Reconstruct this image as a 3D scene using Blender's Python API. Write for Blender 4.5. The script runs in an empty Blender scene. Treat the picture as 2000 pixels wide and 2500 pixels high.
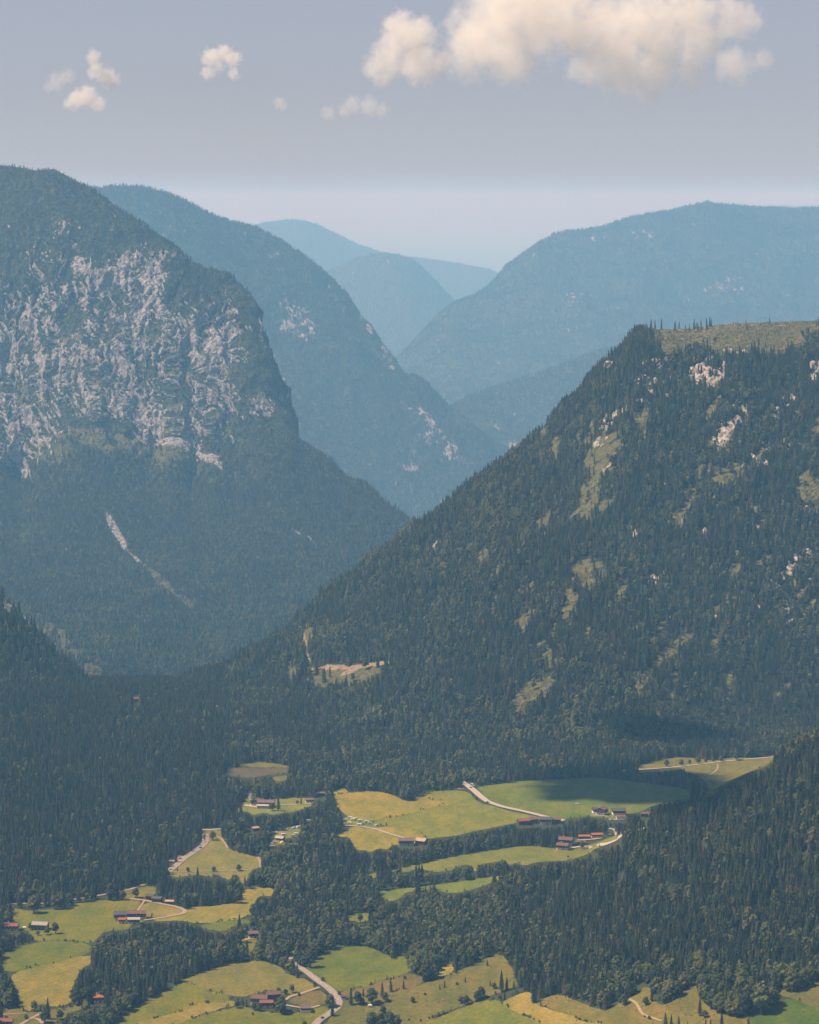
import bpy, bmesh, math, random
import numpy as np
from mathutils import Vector, Matrix
from mathutils.geometry import delaunay_2d_cdt

# ------------------------------------------------------------------ camera, sky, sun, exposure
random.seed(7); RNG = np.random.default_rng(11)
scene = bpy.context.scene
COL = scene.collection
W0, H0 = 2000.0, 2500.0            # pixel frame the layout was read in
LENS, SENSOR = 85.0, 24.0
F = W0 * LENS / SENSOR             # focal length in those pixels
CAMZ = 810.0
HORIZON_V = 480.0
PITCH = math.atan((H0 / 2 - HORIZON_V) / F)

cam_d = bpy.data.cameras.new('camera')
cam_d.sensor_fit = 'HORIZONTAL'; cam_d.sensor_width = SENSOR; cam_d.lens = LENS
cam_d.clip_start = 1.0; cam_d.clip_end = 400000.0
cam = bpy.data.objects.new('camera', cam_d); COL.objects.link(cam)
cam.location = (0, 0, CAMZ); cam.rotation_euler = (math.pi / 2 - PITCH, 0, 0)
scene.camera = cam

SUN_EL = math.radians(56); SUN_AZ = math.radians(-92)      # azimuth from +Y, clockwise positive
SUN_DIR = Vector((math.sin(SUN_AZ) * math.cos(SUN_EL), math.cos(SUN_AZ) * math.cos(SUN_EL), math.sin(SUN_EL)))
world = bpy.data.worlds.new('World'); scene.world = world; world.use_nodes = True
wn = world.node_tree; wn.nodes.clear()
wo = wn.nodes.new('ShaderNodeOutputWorld'); bg = wn.nodes.new('ShaderNodeBackground')
sky = wn.nodes.new('ShaderNodeTexSky'); sky.sky_type = 'NISHITA'; sky.sun_disc = False
sky.sun_elevation = SUN_EL; sky.sun_rotation = SUN_AZ
sky.altitude = 1500; sky.air_density = 1.0; sky.dust_density = 0.6; sky.ozone_density = 3.0
SKY_STRENGTH = 0.044
hs = wn.nodes.new('ShaderNodeHueSaturation'); hs.inputs['Saturation'].default_value = 0.45
tint = wn.nodes.new('ShaderNodeMix'); tint.data_type = 'RGBA'; tint.blend_type = 'MULTIPLY'; tint.inputs[0].default_value = 1.0
tint.inputs[7].default_value = (0.975, 0.945, 1.07, 1)
wn.links.new(sky.outputs[0], hs.inputs['Color']); wn.links.new(hs.outputs[0], tint.inputs[6])
wn.links.new(tint.outputs[2], bg.inputs['Color'])
bg.inputs['Strength'].default_value = SKY_STRENGTH
wn.links.new(bg.outputs[0], wo.inputs[0])

sun_d = bpy.data.lights.new('sun', 'SUN'); sun_d.energy = 5.0; sun_d.angle = math.radians(0.53); sun_d.color = (1.0, 0.83, 0.65)
sun = bpy.data.objects.new('sun', sun_d); COL.objects.link(sun)
sun.rotation_euler = SUN_DIR.to_track_quat('Z', 'Y').to_euler(); sun.location = (0, 0, 3000)

vs = scene.view_settings
vs.view_transform = 'Standard'; vs.look = 'None'; vs.gamma = 1.0; vs.use_curve_mapping = False; vs.exposure = 0.76
scene.render.engine = 'CYCLES'
cy = scene.cycles
cy.max_bounces = 10; cy.diffuse_bounces = 2; cy.glossy_bounces = 1; cy.transmission_bounces = 2
cy.volume_bounces = 8; cy.transparent_max_bounces = 8
cy.use_denoising = True; cy.use_adaptive_sampling = False
cy.volume_max_steps = 64

HAZE_DENSITY = 4.7e-5
HAZE_COLOR = (0.24, 0.59, 1.0)
HAZE_ABSORB = (0.72, 0.40, 0.5)

# ------------------------------------------------------------------ small maths
CP, SP = math.cos(PITCH), math.sin(PITCH)
def ray(u, v):
    """direction through pixel (u, v) with forward component y = 1"""
    a = (np.asarray(u, float) - W0 / 2) / F; b = -(np.asarray(v, float) - H0 / 2) / F
    y = CP + b * SP; z = -SP + b * CP
    return a / y, z / y
def point(u, v, D):
    rx, rz = ray(u, v); D = np.asarray(D, float)
    return np.stack([rx * D, D + 0 * rx, CAMZ + rz * D], -1)
def project(P):
    P = np.asarray(P, float); x = P[..., 0]; y = P[..., 1]; z = P[..., 2] - CAMZ
    fwd = y * CP - z * SP; up = y * SP + z * CP
    return W0 / 2 + F * x / fwd, H0 / 2 - F * up / fwd, F / fwd          # u, v, px per metre

_perm = np.random.default_rng(5).permutation(256); _perm = np.concatenate([_perm, _perm, _perm])
_grad = np.array([[1,1,0],[-1,1,0],[1,-1,0],[-1,-1,0],[1,0,1],[-1,0,1],[1,0,-1],[-1,0,-1],[0,1,1],[0,-1,1],[0,1,-1],[0,-1,-1],[1,1,0],[-1,1,0],[0,-1,1],[0,-1,-1]], float)
def noise(x, y, z=0.0):
    x, y, z = np.broadcast_arrays(np.asarray(x, float), np.asarray(y, float), np.asarray(z, float))
    xi = np.floor(x).astype(int); yi = np.floor(y).astype(int); zi = np.floor(z).astype(int)
    xf = x - xi; yf = y - yi; zf = z - zi; xi &= 255; yi &= 255; zi &= 255
    u = xf**3 * (xf * (xf * 6 - 15) + 10); v = yf**3 * (yf * (yf * 6 - 15) + 10); w = zf**3 * (zf * (zf * 6 - 15) + 10)
    def g(dx, dy, dz):
        h = _perm[_perm[_perm[xi + dx] + yi + dy] + zi + dz] & 15
        G = _grad[h]
        return G[..., 0] * (xf - dx) + G[..., 1] * (yf - dy) + G[..., 2] * (zf - dz)
    L = lambda a, b, t: a + t * (b - a)
    return L(L(L(g(0,0,0), g(1,0,0), u), L(g(0,1,0), g(1,1,0), u), v), L(L(g(0,0,1), g(1,0,1), u), L(g(0,1,1), g(1,1,1), u), v), w)
def fbm(x, y, z=0.0, o=4, gain=0.5):
    s = 0; a = 1; t = 0
    for k in range(o):
        s = s + a * noise(x * 2**k + 17.3 * k, y * 2**k - 9.1 * k, np.asarray(z) * 2**k + 3.7 * k); t += a; a *= gain
    return s / t
def ridged(x, y, z=0.0, o=4):
    s = 0; a = 1; t = 0
    for k in range(o):
        s = s + a * (1 - 2 * np.abs(noise(x * 2**k + 31.7 * k, y * 2**k + 5.3 * k, np.asarray(z) * 2**k - 7.7 * k))); t += a; a *= .5
    return s / t
def sstep(a, b, x):
    t = np.clip((x - a) / (b - a), 0, 1); return t * t * (3 - 2 * t)
def inside(poly, u, v):
    poly = np.asarray(poly, float); r = np.zeros(np.shape(u), bool)
    x0, y0 = poly[-1]
    for x1, y1 in poly:
        c = ((y1 > v) != (y0 > v))
        if y1 != y0:
            r ^= c & (u < (x0 - x1) * (v - y1) / (y0 - y1) + x1)
        x0, y0 = x1, y1
    return r

# views of the photograph in which positions were read: (left, top, enlargement)
VIEW = {'A': (0, 1850, 2.464), 'B': (600, 1850, 2.464), 'C': (1300, 1750, 2.464), 'D': (400, 1850, 2.464), 'E': (1000, 1780, 2.464),
        'a': (0, 2180, 4.3125), 'b': (260, 2160, 4.3125), 'c': (560, 2280, 4.3125), 'd': (560, 1880, 5.75), 'e': (800, 1880, 4.3125),
        'f': (1220, 1900, 4.3125), 'g': (900, 2280, 3.45), 'h': (1500, 2280, 3.45), 'i': (380, 1980, 5.75), 'j': (1500, 1800, 3.45), 'S': (0, 0, 1)}
def px(*spec):
    """px('A', (x, y), (x, y), 'B', ...) -> list of photograph pixels"""
    out = []; V = None
    for s in spec:
        if isinstance(s, str): V = VIEW[s]
        else: out.append((V[0] + s[0] / V[2], V[1] + s[1] / V[2]))
    return out

# ------------------------------------------------------------------ scene helpers
def setp(o, label=None, cat=None, group=None, kind=None):
    if label: o['label'] = label
    if cat: o['category'] = cat
    if group: o['group'] = group
    if kind: o['kind'] = kind
    return o
def link(name, data, parent=None, mat=None):
    o = bpy.data.objects.new(name, data); COL.objects.link(o)
    if parent is not None: o.parent = parent
    if mat is not None and data is not None and not data.materials: data.materials.append(mat)
    return o
def empty(name, loc, rz=0.0):
    o = bpy.data.objects.new(name, None); COL.objects.link(o); o.location = loc; o.rotation_euler = (0, 0, rz); o.empty_display_size = 2
    return o
def grid_mesh(name, P, attrs=None, smooth=True):
    """P: rows x cols x 3"""
    n, m = P.shape[:2]
    me = bpy.data.meshes.new(name)
    idx = np.arange(n * m).reshape(n, m)
    q = np.stack([idx[:-1, :-1], idx[1:, :-1], idx[1:, 1:], idx[:-1, 1:]], -1).reshape(-1, 4)
    me.vertices.add(n * m); me.vertices.foreach_set('co', P.reshape(-1).astype(np.float32))
    me.loops.add(q.size); me.loops.foreach_set('vertex_index', q.reshape(-1).astype(np.int32))
    me.polygons.add(len(q)); me.polygons.foreach_set('loop_start', (np.arange(len(q)) * 4).astype(np.int32))
    me.polygons.foreach_set('use_smooth', np.full(len(q), smooth))
    me.update(calc_edges=True)
    for k, a in (attrs or {}).items():
        at = me.attributes.new(k, 'FLOAT', 'POINT'); at.data.foreach_set('value', np.asarray(a).reshape(-1).astype(np.float32))
    return me

# ------------------------------------------------------------------ materials
class NT:
    def __init__(self, name, rough=0.9, spec=0.2):
        self.m = bpy.data.materials.new(name); self.m.use_nodes = True; self.t = self.m.node_tree
        self.b = self.t.nodes['Principled BSDF']; self.b.inputs['Roughness'].default_value = rough
        self.b.inputs['Specular IOR Level'].default_value = spec
    def n(self, typ, **kw):
        nd = self.t.nodes.new(typ)
        for k, v in kw.items(): setattr(nd, k, v)
        return nd
    def l(self, a, b): self.t.links.new(a, b)
    def noise(self, scale, detail=4.0, rough=0.6, vec=None, dist=0.0):
        nd = self.n('ShaderNodeTexNoise'); nd.inputs['Scale'].default_value = scale; nd.inputs['Detail'].default_value = detail
        nd.inputs['Roughness'].default_value = rough; nd.inputs['Distortion'].default_value = dist
        self.l(vec if vec is not None else self.pos(), nd.inputs['Vector']); return nd.outputs['Fac']
    def pos(self):
        if not hasattr(self, '_p'): self._p = self.n('ShaderNodeNewGeometry').outputs['Position']
        return self._p
    def mapping(self, scale=(1, 1, 1), rot=(0, 0, 0), vec=None):
        nd = self.n('ShaderNodeMapping'); nd.inputs['Scale'].default_value = scale; nd.inputs['Rotation'].default_value = rot
        self.l(vec if vec is not None else self.pos(), nd.inputs['Vector']); return nd.outputs[0]
    def ramp(self, fac, stops):
        nd = self.n('ShaderNodeValToRGB'); e = nd.color_ramp.elements
        e[0].position, e[0].color = stops[0][0], (*stops[0][1], 1); e[1].position, e[1].color = stops[-1][0], (*stops[-1][1], 1)
        for p, c in stops[1:-1]:
            x = e.new(p); x.color = (*c, 1)
        self.l(fac, nd.inputs[0]); return nd.outputs[0]
    def mix(self, fac, a, b, mode='MIX'):
        nd = self.n('ShaderNodeMix', data_type='RGBA', blend_type=mode)
        for s, v in ((nd.inputs[0], fac), (nd.inputs[6], a), (nd.inputs[7], b)):
            if isinstance(v, (int, float)): s.default_value = v
            elif isinstance(v, tuple): s.default_value = (*v, 1)
            else: self.l(v, s)
        return nd.outputs[2]
    def math(self, op, a, b=0.0, clamp=False):
        nd = self.n('ShaderNodeMath', operation=op, use_clamp=clamp)
        for s, v in ((nd.inputs[0], a), (nd.inputs[1], b)):
            if isinstance(v, (int, float)): s.default_value = v
            else: self.l(v, s)
        return nd.outputs[0]
    def attr(self, name):
        nd = self.n('ShaderNodeAttribute'); nd.attribute_name = name; return nd.outputs['Fac']
    def bump(self, h, strength=0.5, dist=1.0):
        nd = self.n('ShaderNodeBump'); nd.inputs['Strength'].default_value = strength; nd.inputs['Distance'].default_value = dist
        self.l(h, nd.inputs['Height']); self.l(nd.outputs[0], self.b.inputs['Normal'])
    def out(self, col):
        if isinstance(col, tuple): self.b.inputs['Base Color'].default_value = (*col, 1)
        else: self.l(col, self.b.inputs['Base Color'])
        return self.m
def scl(c, k): return tuple(min(1, x * k) for x in c)
_plain = {}
def plain(name, col, rough=0.8, var=0.25, scale=0.8, spec=0.2):
    if name in _plain: return _plain[name]
    t = NT(name, rough, spec); nz = t.noise(scale, 4)
    _plain[name] = t.out(t.ramp(nz, [(0.3, scl(col, 1 - var)), (0.7, scl(col, 1 + var))]))
    return _plain[name]
# ------------------------------------------------------------------ valley floor height
def _controls():
    pts = []
    for y in (1200, 1900, 2500, 2850, 3200, 3600, 4000, 4400, 4800, 5200, 5700, 6200):
        for x in (-1900, -1300, -900, -600, -350, -100, 120, 420, 700, 1000, 1400, 1900):
            if x > -50 and y < 3400: continue
            z = 0.0
            if x <= -350: z = 40 * sstep(3500, 4400, y) * (1 - sstep(4500, 4900, y)) * sstep(-250, -650, x)
            pts.append((x, y, z))
    def uv(u, v, D): pts.append(tuple(point(u, v, D * 1000)))
    for u, v, D in [(2250,1700,3.18),(2000,1820,3.15),(1909,1882,3.13),(1828,1915,3.12),(1738,1975,3.1),(1645,2012,3.1),(1527,2077,3.12),(1450,2105,3.14),(1300,2150,3.2),(1200,2195,3.28),
                    (1700,2350,2.76),(1900,2500,2.6),(1500,2500,2.68),(1100,2500,2.80),(1300,2300,2.99),(1900,2300,2.8),(1900,2100,2.95),(1650,2180,2.98),
                    (2250,2400,2.65),(2250,2050,2.95),(1150,2330,2.97),(1000,2420,2.87),(850,2500,2.82)]: uv(u, v, D)
    for x, y in ((120, 3450), (330, 3480), (560, 3520), (900, 3560), (150, 3150)): pts.append((x, y, 4.0))
    return np.array(pts)
_C = _controls()
def _tps():
    S = 1000.0; X = _C[:, :2] / S; n = len(X)
    r = np.linalg.norm(X[:, None] - X[None], axis=-1)
    K = np.where(r > 0, r * r * np.log(r + 1e-12), 0) + np.eye(n) * 2e-3
    Pm = np.hstack([np.ones((n, 1)), X]); A = np.zeros((n + 3, n + 3)); A[:n, :n] = K; A[:n, n:] = Pm; A[n:, :n] = Pm.T
    return np.linalg.solve(A, np.concatenate([_C[:, 2], np.zeros(3)])), X, S
_w, _X, _S = _tps()
def _tps_eval(x, y):
    q = np.stack([x, y], -1).reshape(-1, 2) / _S; out = np.empty(len(q))
    for i in range(0, len(q), 20000):
        b = q[i:i + 20000]; r = np.linalg.norm(b[:, None] - _X[None], axis=-1)
        out[i:i + 20000] = (np.where(r > 0, r * r * np.log(r + 1e-12), 0) @ _w[:-3]) + _w[-3] + b @ _w[-2:]
    return out.reshape(np.shape(x))
GX0, GX1, GY0, GY1, GS = -1900.0, 1900.0, 1200.0, 6200.0, 12.5
_gx = np.arange(GX0, GX1 + 1, GS); _gy = np.arange(GY0, GY1 + 1, GS)
_mx, _my = np.meshgrid(_gx, _gy)
_GZ = _tps_eval(_mx, _my) + 3.0 * fbm(_mx / 170, _my / 170, 2.2, 3)
def G(x, y):
    """height of the valley floor"""
    x = np.asarray(x, float); y = np.asarray(y, float)
    fx = np.clip((x - GX0) / GS, 0, len(_gx) - 1.001); fy = np.clip((y - GY0) / GS, 0, len(_gy) - 1.001)
    i = fx.astype(int); j = fy.astype(int); a = fx - i; b = fy - j
    z = (_GZ[j, i] * (1 - a) + _GZ[j, i + 1] * a) * (1 - b) + (_GZ[j + 1, i] * (1 - a) + _GZ[j + 1, i + 1] * a) * b
    far = sstep(4480, 9500, y); side = sstep(1300, 2600, np.abs(x)) * (1 - sstep(4000, 6000, y))
    near = 1 - sstep(600, 1500, y)
    return z * (1 - np.maximum(far, near)) - 1350 * far - 60 * near + 0 * side
_ys = np.arange(2300, 6100, 10.0)
def ground(u, v):
    """where the line of sight through a pixel meets the valley floor"""
    u = np.atleast_1d(np.asarray(u, float)); v = np.atleast_1d(np.asarray(v, float))
    rx, rz = ray(u, v)
    h = CAMZ + rz[:, None] * _ys[None] - G(rx[:, None] * _ys[None], np.broadcast_to(_ys[None], (len(u), len(_ys))))
    hit = (h < 0).argmax(1); hit = np.where(hit == 0, len(_ys) - 1, hit)
    r = np.arange(len(u)); h0 = h[r, hit - 1]; h1 = h[r, hit]; t = np.clip(h0 / np.where(h0 - h1 == 0, 1, h0 - h1), 0, 1)
    D = _ys[hit - 1] + t * 10.0
    x = rx * D
    return np.stack([x, D, G(x, D)], -1)

# ------------------------------------------------------------------ ground sheet
def build_ground():
    ta = np.tan(np.linspace(-0.95, 0.95, 60)); inner = np.linspace(-0.24, 0.24, 170)
    ta = np.unique(np.concatenate([ta[ta < -0.245], inner, ta[ta > 0.245]]))
    ys = np.concatenate([np.linspace(400, 2300, 30), np.arange(2310, 5700, 9.0), np.geomspace(5700, 320000, 120)])
    X = ta[None] * ys[:, None]; Y = np.broadcast_to(ys[:, None], X.shape)
    return grid_mesh('ground', np.stack([X, Y, G(X, Y)], -1))
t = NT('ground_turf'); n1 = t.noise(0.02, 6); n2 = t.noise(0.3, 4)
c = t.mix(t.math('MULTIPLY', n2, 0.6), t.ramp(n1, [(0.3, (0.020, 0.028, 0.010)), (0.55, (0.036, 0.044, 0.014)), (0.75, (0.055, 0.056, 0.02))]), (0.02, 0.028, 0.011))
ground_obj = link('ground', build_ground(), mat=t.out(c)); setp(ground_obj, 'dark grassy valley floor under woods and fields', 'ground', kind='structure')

# ------------------------------------------------------------------ meadows and fields
def meadow_mat(name, col, stripe=0.0, period=6.0, angle=0.0, patch=0.25, tint=None):
    """grass of one field; stripes are mowing rows that lie on the field"""
    t = NT(name, 0.95, 0.1)
    big = t.noise(0.012, 5, 0.55); fine = t.noise(0.25, 5, 0.7)
    other = tint or (col[0] * 1.35, col[1] * 1.05, col[2] * 1.1)
    c = t.mix(t.math('MULTIPLY', t.ramp(big, [(0.40, (0, 0, 0)), (0.66, (1, 1, 1))]), patch * 2.2, True), col, other)
    mid = t.noise(0.045, 5, 0.65, t.mapping((1, .45, 1), (0, 0, angle)))
    c = t.mix(t.ramp(mid, [(0.36, (0, 0, 0)), (0.62, (1, 1, 1))]), t.mix(1.0, c, (0.74, 0.84, 0.8), 'MULTIPLY'), t.mix(1.0, c, (1.18, 1.08, 1.05), 'MULTIPLY'))
    c = t.mix(t.ramp(fine, [(0.35, (0, 0, 0)), (0.7, (1, 1, 1))]), t.mix(1.0, c, (0.66, 0.70, 0.65), 'MULTIPLY'), t.mix(1.0, c, (1.25, 1.2, 1.15), 'MULTIPLY'))
    st = t.noise(0.06, 3, 0.6, t.mapping((1, 5, 1), (0, 0, 0.4)))
    c = t.mix(t.math('MULTIPLY', t.ramp(st, [(0.45, (0, 0, 0)), (0.7, (1, 1, 1))]), 0.30), c, t.mix(1.0, c, (1.28, 1.05, 0.9), 'MULTIPLY'))
    if stripe:
        w = t.n('ShaderNodeTexWave', wave_type='BANDS', bands_direction='X'); w.inputs['Scale'].default_value = 1.0 / period * 0.314 * 1.0
        w.inputs['Distortion'].default_value = 2.5; w.inputs['Detail'].default_value = 2; w.inputs['Detail Scale'].default_value = 0.25
        t.l(t.mapping((1, 1, 1), (0, 0, angle)), w.inputs['Vector'])
        c = t.mix(t.math('MULTIPLY', w.outputs['Fac'], stripe), c, t.mix(1.0, c, (1.45, 1.2, 1.05), 'MULTIPLY'))
    t.bump(fine, 0.25, 0.6)
    return t.out(c)
GREEN = (0.094, 0.092, 0.010); LUSH = (0.074, 0.084, 0.010); OLIVE = (0.098, 0.088, 0.022); TAN = (0.150, 0.112, 0.036); YEL = (0.155, 0.124, 0.022)
BROWN = (0.098, 0.074, 0.032); PAST = (0.086, 0.078, 0.024); MARSH = (0.065, 0.055, 0.045)
FIELDS = [   # outline, colour, stripe strength, period, angle, label, layer
 (px('A',(55,900),(190,925),(290,915),(410,905),(480,870),(600,855),(700,862),(790,850),(860,860),(822,935),(900,965),(870,985),(790,1010),(760,1040),(640,1045),(590,1080),(555,1125),(350,1095),(215,1110),(190,1060),(90,1020)), GREEN, 0, 6, 0, 'even green meadow around the long farmhouse', 0),
 (px('A',(0,1175),(200,1112),(350,1097),(556,1126),(550,1180),(300,1240),(55,1300),(0,1262)), LUSH, 0, 6, 0, 'green meadow below the hedge-lined bank', 0),
 (px('A',(55,1300),(300,1240),(550,1180),(562,1240),(490,1262),(440,1370),(445,1480),(330,1500),(240,1480),(190,1520),(130,1530),(110,1440),(90,1380)), (0.125,0.105,0.024), 0.55, 7, 0.5, 'mown field with curved yellowish cutting rows', 0),
 (px('A',(870,868),(990,885),(1110,915),(1115,930),(1080,945),(900,965),(825,935)), TAN, 0.2, 5, 1.2, 'dry tan triangular field inside the farm track', 0),
 (px('A',(1120,905),(1290,888),(1430,876),(1440,800),(1600,775),(1670,805),(1640,835),(1560,830),(1527,880),(1520,960),(1200,1005),(1080,978),(960,988),(905,972),(1085,948),(1120,925)), (0.150,0.122,0.030), 0.3, 9, 0.2, 'yellow tan field reaching to the wood', 0),
 (px('A',(1200,1005),(1520,960),(1525,1000),(1440,1000),(1350,1050),(1230,1035)), LUSH, 0, 6, 0, 'narrow dark green strip under the tan field', 0),
 (px('i',(655,280),(920,260),(950,380),(1010,520),(1130,570),(1280,610),(1440,650),(1490,665),(1470,800),(1330,835),(1290,1000),(1230,1040),(1110,870),(1040,985),(940,940),(860,890),(770,935),(640,900),(520,900),(280,945),(170,895),(250,780),(400,660),(610,530),(715,430),(700,330)), (0.118,0.105,0.034), 0.25, 12, 0.1, 'olive pasture between the car park road and the wood', 0),
 (px('A',(740,800),(830,785),(930,768),(938,800),(925,840),(870,838),(790,848),(735,850)), OLIVE, 0, 6, 0, 'rough grass bank beside the forest road', 0),
 (px('A',(1095,1335),(1280,1268),(1500,1222),'B',(110,1224),(215,1262),(250,1312),(330,1312),(440,1386),(320,1422),(230,1438),(190,1402),(60,1420),'A',(1480,1440),(1380,1432),(1250,1402),(1110,1347)), (0.108,0.094,0.028), 0.2, 9, 0.8, 'olive brown meadow beside the main road', 0),
 (px('A',(670,1600),(840,1482),(1090,1357),(1110,1347),(1250,1402),(1380,1432),(1402,1458),(1330,1472),(1150,1482),(1140,1516),(950,1562),(800,1610),(670,1630)), GREEN, 0, 6, 0, 'green hayfield along the wooded bank', 0),
 (px('A',(800,1610),(950,1562),(1140,1516),(1150,1482),(1330,1472),(1402,1458),(1440,1490),(1330,1505),(1300,1530),(1200,1545),(1060,1620),(800,1660)), (0.140,0.110,0.030), 0.2, 6, 0.3, 'narrow tan mown strip', 0),
 (px('A',(1060,1620),(1200,1550),(1300,1532),(1440,1492),(1600,1530),(1725,1540),'B',(120,1552),(270,1540),(320,1530),(400,1512),(500,1492),(490,1545),(410,1602),(380,1660),'A',(1060,1680)), GREEN, 0.25, 14, 1.3, 'bright green meadow below the red roofed farm', 0),
 (px('B',(262,1478),(268,1442),(440,1392),(500,1440),(507,1466),(455,1490),(390,1500),(330,1492)), BROWN, 0.1, 6, 0, 'brown triangular field beside the road bend', 0),
 (px('B',(345,1265),(440,1185),(560,1140),(700,1128),(740,1140),(860,1190),(905,1228),(930,1175),(985,1182),(990,1240),(1000,1292),(850,1335),(700,1385),(600,1408),(552,1412),(500,1370),(440,1330),(334,1272)), LUSH, 0, 6, 0, 'round lush green meadow beside the main road', 0),
 (px('B',(556,1412),(700,1387),(850,1337),(1000,1295),(1085,1330),(1040,1380),(900,1402),(700,1432),(590,1442)), BROWN, 0, 6, 0, 'brown bracken strip above the pasture', 0),
 (px('B',(590,1442),(700,1432),(900,1402),(1060,1372),(1150,1330),(1262,1292),(1380,1242),(1520,1172),(1562,1202),(1622,1302),(1642,1390),(1520,1420),(1440,1446),(1280,1502),(1060,1604),(1040,1680),(420,1680),(480,1602),(570,1490)), PAST, 0, 6, 0, 'sloping brown green pasture dotted with spruces', 0),
 (px('B',(1140,1285),(1250,1235),(1262,1290),(1180,1328),(1150,1310)), (0.165,0.135,0.035), 0.3, 4, 0, 'little yellow terrace under the wood', 1),
 (px('g',(430,770),(700,662),(960,562),(1110,562),(1117,600),(1300,690),(1480,770),(1480,850),(430,850)), (0.090,0.094,0.014), 0.2, 10, 1.0, 'yellow green mown meadow under the pasture', 1),
 (px('g',(1117,600),(1160,552),(1310,492),(1372,492),(1392,590),(1500,632),(1725,692),'C',(280,1832),(440,1850),(440,1900),(0,1900),'g',(1480,850),(1480,770),(1300,690)), (0.150,0.118,0.034), 0.45, 5, 0.9, 'tan field with fresh mowing rows', 1),
 (px('C',(0,1727),(150,1665),(300,1722),(420,1772),(590,1692),(700,1610),(740,1722),(800,1742),(985,1592),(995,1672),(1050,1742),(1150,1792),(1230,1812),(1310,1787),(1290,1860),(1290,1930),(440,1930),(440,1850),(280,1832),(110,1752)), (0.100,0.082,0.024), 0, 6, 0, 'steep dry pasture under the wooded hill', 0),
 (px('C',(1190,1582),(1235,1507),(1242,1560),(1202,1626)), (0.11,0.09,0.028), 0, 6, 0, 'small grassy gap in the wooded hill', 0),
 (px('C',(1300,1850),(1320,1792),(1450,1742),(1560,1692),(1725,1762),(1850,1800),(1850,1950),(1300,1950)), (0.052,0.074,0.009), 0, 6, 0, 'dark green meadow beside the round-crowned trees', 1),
 (px('C',(1480,1642),(1560,1662),(1700,1602),(1850,1560),(1850,1800),(1725,1762),(1560,1694),(1490,1684)), (0.088,0.074,0.028), 0, 6, 0, 'trodden brown pasture above the dark green meadow', 0),
 (px('e',(60,260),(200,240),(500,222),(680,260),(800,325),(870,330),(1060,320),(1380,332),(960,432),(700,492),(430,542),(420,532),(330,522),(210,490),(150,440),(90,380)), YEL, 0.2, 16, 0.9, 'broad yellow hay meadow below the forest', 0),
 (px('e',(430,542),(700,492),(960,432),(1380,332),(1060,320),(880,326),(980,260),(1060,222),(1300,215),(1480,225),(1560,320),(1640,360),'E',(480,457),(600,494),(780,530),(850,543),(700,550),(640,566),(520,592),(400,612),(300,640),(180,656),(100,662),'e',(1040,692),(900,642),(720,598),(590,590)), (0.112,0.112,0.016), 0.15, 20, 0.5, 'wide light green meadow left of the pale road', 0),
 (px('e',(-10,692),(100,680),(210,640),(250,595),(400,610),(600,595),(720,598),(900,642),(1040,694),(1000,760),(900,790),(750,790),(680,792),(620,850),(540,822),(450,872),(390,842),(310,850),(270,790),(220,702),(100,712)), YEL, 0.15, 14, 0.2, 'yellow meadow around the camp track', 0),
 (px('e',(160,500),(260,500),(430,544),(590,582),(500,602),(380,606),(240,592),(160,592)), (0.11,0.11,0.03), 0, 6, 0, 'short grass of the caravan camp', 1),
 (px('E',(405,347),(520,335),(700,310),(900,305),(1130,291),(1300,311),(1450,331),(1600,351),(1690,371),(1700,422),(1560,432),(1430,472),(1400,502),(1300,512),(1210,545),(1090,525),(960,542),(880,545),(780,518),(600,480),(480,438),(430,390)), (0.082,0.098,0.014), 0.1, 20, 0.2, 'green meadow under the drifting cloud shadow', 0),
 (px('j',(200,240),(340,210),(480,175),(560,170),(700,180),(850,200),(990,165),(1100,180),(1390,160),(1340,200),(1240,270),(1130,300),(1060,345),(960,392),(850,432),(790,462),(785,400),(720,332),(650,300),(600,300),(590,262),(420,262),(200,282)), (0.100,0.088,0.028), 0.1, 12, 0.1, 'pale olive hill pasture crossed by a gravel road', 0),
 (px('j',(800,462),(880,432),(850,490),(720,502),(690,462)), GREEN, 0, 6, 0, 'small green meadow corner', 0),
 (px('B',(690,715),(850,677),(1040,642),(1200,607),(1400,567),(1600,540),(1725,527),'E',(880,722),(980,725),(1080,700),(1240,640),(1260,655),(1180,702),(1110,722),(1080,752),(960,792),(860,797),(760,802),(690,826),(640,802),(600,822),'B',(1560,617),(1480,632),(1402,642),(1384,702),(1358,642),(1280,652),(1230,682),(1130,692),(1050,662),(960,692),(870,692),(820,682),(770,732),(700,727)), (0.105,0.104,0.022), 0, 6, 0, 'long yellow green meadow strip between two tree belts', 0),
 (px('B',(790,805),(1100,771),(1400,731),(1640,691),(1680,690),(1560,720),(1480,752),(1380,792),(1250,822),(1130,792),(1070,802),(960,812),(930,852),(850,867),(800,832)), (0.088,0.104,0.018), 0, 6, 0, 'lower green meadow strip in front of the tree belt', 0),
 (px('B',(560,970),(640,940),(800,930),(745,962),(722,996),(650,986)), (0.105,0.104,0.022), 0, 6, 0, 'small meadow island among broadleaf woods', 0),
 (px('D',(480,245),(540,240),(560,258),(700,250),(760,245),(890,240),(892,290),(860,297),(830,312),(780,327),(720,332),(640,347),(600,332),(540,352),(500,322),(440,332),(395,316),(480,300)), (0.120,0.120,0.026), 0, 6, 0, 'lawns around the white hotel', 0),
 (px('D',(360,72),(440,60),(600,60),(760,66),(742,100),(560,112),(540,126),(380,106)), MARSH, 0, 6, 0, 'brown marshy clearing at the forest foot', 0),
 (px('D',(440,58),(470,42),(560,25),(640,30),(750,50),(762,64),(600,58)), OLIVE, 0, 6, 0, 'pale green meadow behind the marsh', 0),
 (px('D',(225,85),(330,74),(322,86),(240,94)), OLIVE, 0, 6, 0, 'thin pale grass streak beside the marsh', 0),
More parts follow.
